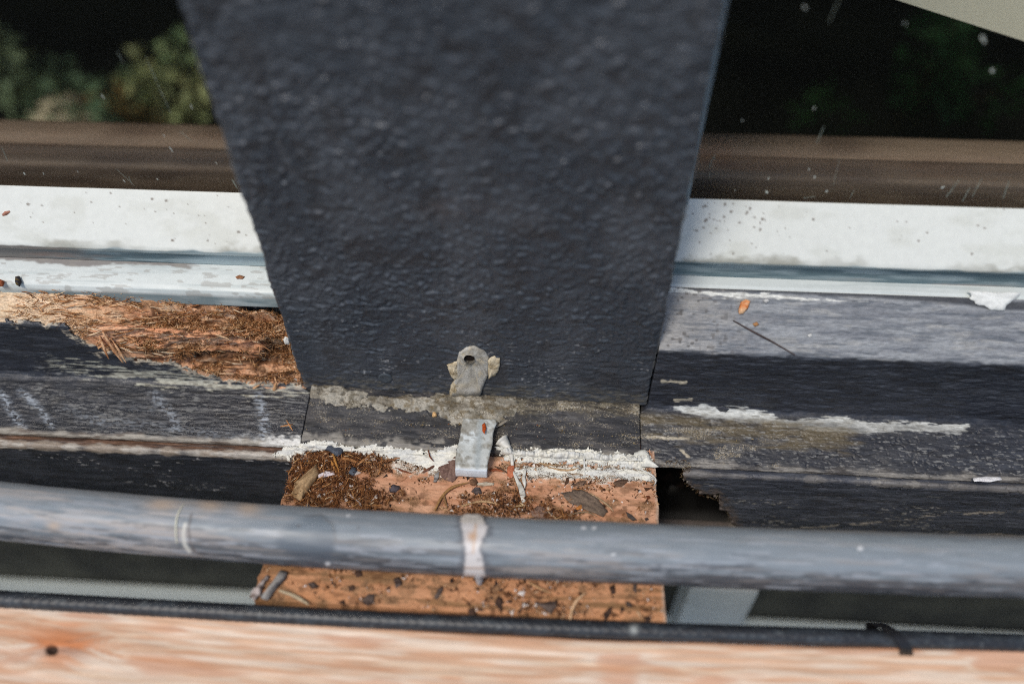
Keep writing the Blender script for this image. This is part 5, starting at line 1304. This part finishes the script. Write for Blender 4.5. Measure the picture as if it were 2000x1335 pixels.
    blob('sealant_lump', on(2, 9.6, 925, 1013), (3.8, 1.8, .7), S(166, 160, 152), root, M_grit, 31, .4)
    # raised scar ring
    K = [on(2, .4, 366, y) for y in (1005, 1040, 1075)]
    x0 = K[1][0]; yc = float(np.polyval(co, x0)); V = []; k = 5
    ang = np.linspace(.55, 2.0, 26)
    Cn = np.array([(x0 + .5 * math.sin(3 * a), yc - 10.25 * math.cos(a), .4 + 10.25 * math.sin(a)) for a in ang])
    T = np.gradient(Cn, axis=0); T /= np.linalg.norm(T, axis=1, keepdims=True)
    for i in range(len(Cn)):
        rad = (Cn[i] - np.array([x0, yc, .4])); rad /= np.linalg.norm(rad); b = np.cross(T[i], rad)
        for j in range(6):
            th = 2 * math.pi * j / 6; w2 = .4 * math.sin(math.pi * (i + .5) / len(Cn)) ** .4
            V.append(Cn[i] + (rad * math.sin(th) * .7 + b * math.cos(th)) * w2)
    F = [(i * 6 + j, i * 6 + (j + 1) % 6, (i + 1) * 6 + (j + 1) % 6, (i + 1) * 6 + j) for i in range(len(Cn) - 1) for j in range(6)]
    mesh('paint_ridge', V, F, M_seal, root, col=np.append(S(206, 204, 186), .6))
    return root
RAIL = build_rail()

# ------------------------------------------------------------------ hose, cable tie, foreground rail
def build_hose():
    key = [(-60, 1166), (0, 1170), (150, 1178), (300, 1187), (450, 1195), (600, 1203), (800, 1213), (1000, 1222), (1150, 1228), (1290, 1233), (1450, 1238), (1600, 1242), (1750, 1247), (1900, 1252), (2060, 1257)]
    K = np.array([on(2, -10.8, *p) for p in key])
    X = xs((-720, -190, 4), (-190, 215, .5), (215, 720, 4))
    co = np.polyfit(K[:, 0], K[:, 1], 4); yy = np.polyval(co, np.clip(X, -200, 225))
    C = np.stack([X, yy, np.full_like(X, -10.8)], 1)
    def rf(x, a):
        A, XX = np.meshgrid(a, x, indexing='ij')
        u = A / (2 * math.pi) * 12
        br = np.abs(np.sin(math.pi * (XX / 3.2 + u / 2))) * np.abs(np.sin(math.pi * (XX / 3.2 - u / 2)))
        return 2.9 + .12 * br + .03 * fbm(XX / 2, A * 2, o=2, seed=990)
    def cf(V, a):
        x = V[..., 0]; A = np.broadcast_to(a[:, None], x.shape)
        c = mix(S(34, 37, 42), S(48, 54, 60), ss(-.3, .6, fbm(x / 6, A * 2, o=3, seed=991)))
        c = mix(c, S(90, 96, 98), ss(.72, .85, vn(x / 2, A * 2, seed=992)) * .4)
        px, py = proj(V)
        c = mix(c, S(170, 174, 170), np.exp(-(((px - 1238) / 8) ** 2 + ((py - 1228) / 9) ** 2)) * .8)
        return np.concatenate([c, np.full(c.shape[:2] + (1,), .42)], -1)
    root = thing('hose', 'black braided hose lying between the cedar beam and the pale timber rail', 'hose', (0, -90, -21))
    sweep('hose_body', C, rf, 36, cf, M_hose, root)
    t = thing('cable_tie', 'black cable tie looped round the hose at the right', 'cable tie', (*[float(v) for v in np.array(on(2, -10.8, 1740, 1245))[:2]], -21))
    x0 = on(2, -10.8, 1735, 1243)[0]; yc = float(np.polyval(co, x0)); V = []; n = 36
    for i in range(n):
        a = 2 * math.pi * i / n
        for (w2, r) in ((-2.0, 4.3), (2.0, 4.3), (2.0, 5.2), (-2.0, 5.2)):
            xx = x0 + w2 + 4.2 * math.cos(a)
            V.append((xx, yc + r * math.cos(a) * -1, -10.8 + r * math.sin(a)))
    F = [(i * 4 + j, i * 4 + (j + 1) % 4, ((i + 1) % n) * 4 + (j + 1) % 4, ((i + 1) % n) * 4 + j) for i in range(n) for j in range(4)]
    mesh('strap', V, F, M_hose, t, col=np.append(S(20, 20, 22), .35), smooth=False)
    return root
build_hose()
def build_front():
    key = [(-60, 1158), (0, 1163), (125, 1172), (250, 1182), (400, 1196), (600, 1211), (800, 1225), (1000, 1236), (1150, 1243), (1290, 1248), (1450, 1253), (1600, 1257), (1800, 1261), (2000, 1264), (2060, 1265)]
    K = np.array([on(2, -11, *p) for p in key])
    X = xs((-720, -170, 6), (-170, 200, .6), (200, 720, 6))
    co = np.polyfit(K[:, 0], K[:, 1], 4); yb = np.polyval(co, np.clip(X, -190, 220))
    prof = chain([(0, -15, .6), (0, -12.6, .3), (-.5, -11.5), (-1.6, -11, .6), (-32, -11, .6), (-33.6, -11.6), (-34, -13), (-34, -58, 8), (0, -58, 8)], .6)
    V = extrude(prof, X); V[..., 1] += yb[None]
    x, y, z = V[..., 0], V[..., 1].copy(), V[..., 2]
    yl = 3.4 - arc(prof, V)
    N = normals(V); d = (.25 * fbm(x / 25, yl / 2.2, o=4, seed=1000)) * (z > -20)
    V = V + N * d[..., None]
    px, py = proj(V)
    kx = (px - 118) / 78.; ky = (py - 1266) / 40.
    kn = np.exp(-(kx ** 2 + ky ** 2))
    w2 = yl + 5 * kn * np.sign(yl + 15) + .4 * vn(x / 80, yl / 8, seed=1001)
    n1 = fbm(x / 60, w2 / 1.5, o=4, seed=1003); n2 = fbm(x / 26, w2 / .9, o=4, seed=1005); n3 = fbm(x / 30, yl / 6, o=3, seed=1007)
    wood = mix(S(216, 178, 148), S(206, 160, 128), ss(-.3, .6, n1))
    wash = mix(S(228, 208, 188), S(220, 194, 168), ss(-.3, .5, n1))
    c = mix(wood, wash, ss(-.45, .5, n2 + .5 * n3 + .1))
    c = mix(c, S(200, 134, 92), ss(.35, .8, n3 + .3 * n2) * .55)
    c = mix(c, S(214, 148, 100), ss(-1.8, -.6, yl) * .7)
    c = mix(c, mix(S(198, 122, 74), S(160, 96, 60), ss(0, .5, n2)), np.clip(kn * 1.3 - .3 + .35 * n1, 0, 1) * .85 )
    h = np.hypot((px - 101) / 12., (py - 1268) / 10.)
    c = mix(c, S(40, 28, 24), ss(1.25, .8, h) * .95)
    V[..., 2] -= 1.6 * ss(1.2, .5, h)
    root = thing('timber_rail', 'pale whitewashed timber rail with a knot in the foreground', 'rail', (0, -106, -58))
    gmesh('rail_timber', V, M_wood, root, np.concatenate([c, np.full(c.shape[:2] + (1,), .7)], -1), closed=True, caps=True)
build_front()

# ------------------------------------------------------------------ soft shapes behind the glass
def leaf_plant(name, label, p, R, n, c, c2, size, lobes=6):
    root = thing(name, label, 'plant', tuple(p))
    # several uneven lobes round the stem tips
    cc = RNG.normal(0, .62, (lobes, 3)) * R * np.array([1.15, .8, .75]) + np.array(p) + np.array([0, 0, R * .8])
    rr = R * RNG.uniform(.22, .6, lobes); k = RNG.choice(lobes, n, p=rr ** 2 / (rr ** 2).sum())
    pts = RNG.normal(size=(n, 3)); pts /= np.linalg.norm(pts, axis=1, keepdims=True)
    ctr = cc[k] + pts * (rr[k][:, None] * RNG.random((n, 1)) ** .4)
    D = pts + RNG.normal(0, .7, (n, 3)) + np.array([0, 0, -.3]); D /= np.linalg.norm(D, axis=1, keepdims=True)
    B = np.cross(D, RNG.normal(size=(n, 3))); B /= np.linalg.norm(B, axis=1, keepdims=True)
    L = size * RNG.uniform(.5, 1.6, n)[:, None]; Nn = np.cross(D, B)
    V = np.stack([ctr, ctr + D * L * .5 + B * L * .24 + Nn * L * .06, ctr + D * L - Nn * L * .12, ctr + D * L * .5 - B * L * .24 + Nn * L * .06], 1).reshape(-1, 3)
    C = np.repeat(mix(np.tile(c, (n, 1)), np.tile(c2, (n, 1)), np.clip(RNG.random(lobes)[k] * .7 + .3 * RNG.random(n), 0, 1)), 4, 0)
    mesh('leaves', V, None, M_bits, root, col=np.hstack([C, np.full((len(C), 1), .5)]), quads=np.arange(n * 4).reshape(-1, 4))
    V = []; F = []
    for b in cc:
        o = len(V)
        for pp, r in ((np.array(p), size * .12), (b, size * .06)):
            for j in range(5): V.append(pp + np.array([math.cos(j * 1.256), math.sin(j * 1.256), 0]) * r)
        F += [(o + j, o + (j + 1) % 5, o + 5 + (j + 1) % 5, o + 5 + j) for j in range(5)]
    mesh('stem', V, F, M_bits, root, col=np.append(S(90, 80, 50), .7))
    return root
def at_depth(px, py, y): return on(1, y, px, py)
p = at_depth(110, 262, 360)
tag(mesh('indoor_shelf', [(v[0], v[1], v[2]) for v in [(-900, 122, p[2] - 40), (900, 122, p[2] - 40), (900, 900, p[2] - 40), (-900, 900, p[2] - 40), (-900, 122, p[2] - 70), (900, 122, p[2] - 70), (900, 900, p[2] - 70), (-900, 900, p[2] - 70)]],
         [(0, 1, 2, 3), (7, 6, 5, 4), (0, 4, 5, 1), (1, 5, 6, 2), (2, 6, 7, 3), (3, 7, 4, 0)], M_dark, smooth=False), 'dark indoor shelf behind the window glass', 'shelf')
o = blob('pale_stone', at_depth(120, 226, 360) + np.array([0, 0, -8]), (30, 30, 20), S(232, 216, 188), None, M_bits, 41, .45)
tag(o, 'pale blurred stone seen through the left window glass', 'stone')
leaf_plant('leafy_plant', 'pale green leafy plant behind the left window, beside the post', at_depth(350, 190, 380) + np.array([0, 0, -24]), 42, 460, S(150, 178, 128), S(216, 202, 146), 11, 7)
leaf_plant('leafy_plant', 'dim grey green plant behind the left window, round the pale stone', at_depth(120, 196, 395) + np.array([0, 0, -26]), 50, 460, S(112, 140, 108), S(156, 170, 132), 11, 8)
leaf_plant('leafy_plant', 'low dull olive plant behind the left window, between its two neighbours', at_depth(232, 190, 390) + np.array([0, 0, -30]), 24, 160, S(112, 100, 60), S(156, 126, 76), 10, 5)
leaf_plant('leafy_plant', 'dark green plant deep behind the right window', at_depth(1780, 150, 400) + np.array([0, 0, -50]), 50, 360, S(40, 88, 46), S(60, 100, 50), 14, 7)
# cream panel at the top right behind the glass
A, B = at_depth(1738, -4, 140), at_depth(2010, 84, 140)
ux = (B - A) / np.linalg.norm(B - A); zz = np.array([0, 0, 1.]); zz = zz - ux * (zz @ ux); zz /= np.linalg.norm(zz)
V = []
for dy in (0, 18):
    for q in (A - ux * 60, B + ux * 260, B + ux * 260 + zz * 260, A - ux * 60 + zz * 260): V.append(q + np.array([0, dy, 0]))
tag(mesh('cream_panel', V, [(0, 1, 2, 3), (7, 6, 5, 4), (0, 4, 5, 1), (1, 5, 6, 2), (2, 6, 7, 3), (3, 7, 4, 0)], mat('cream_panel_paint', color=S(246, 236, 214), rough=.6, amt=.03, gscale=.02, bump=0), smooth=False),
    'cream panel edge leaning behind the glass at the top right', 'panel')
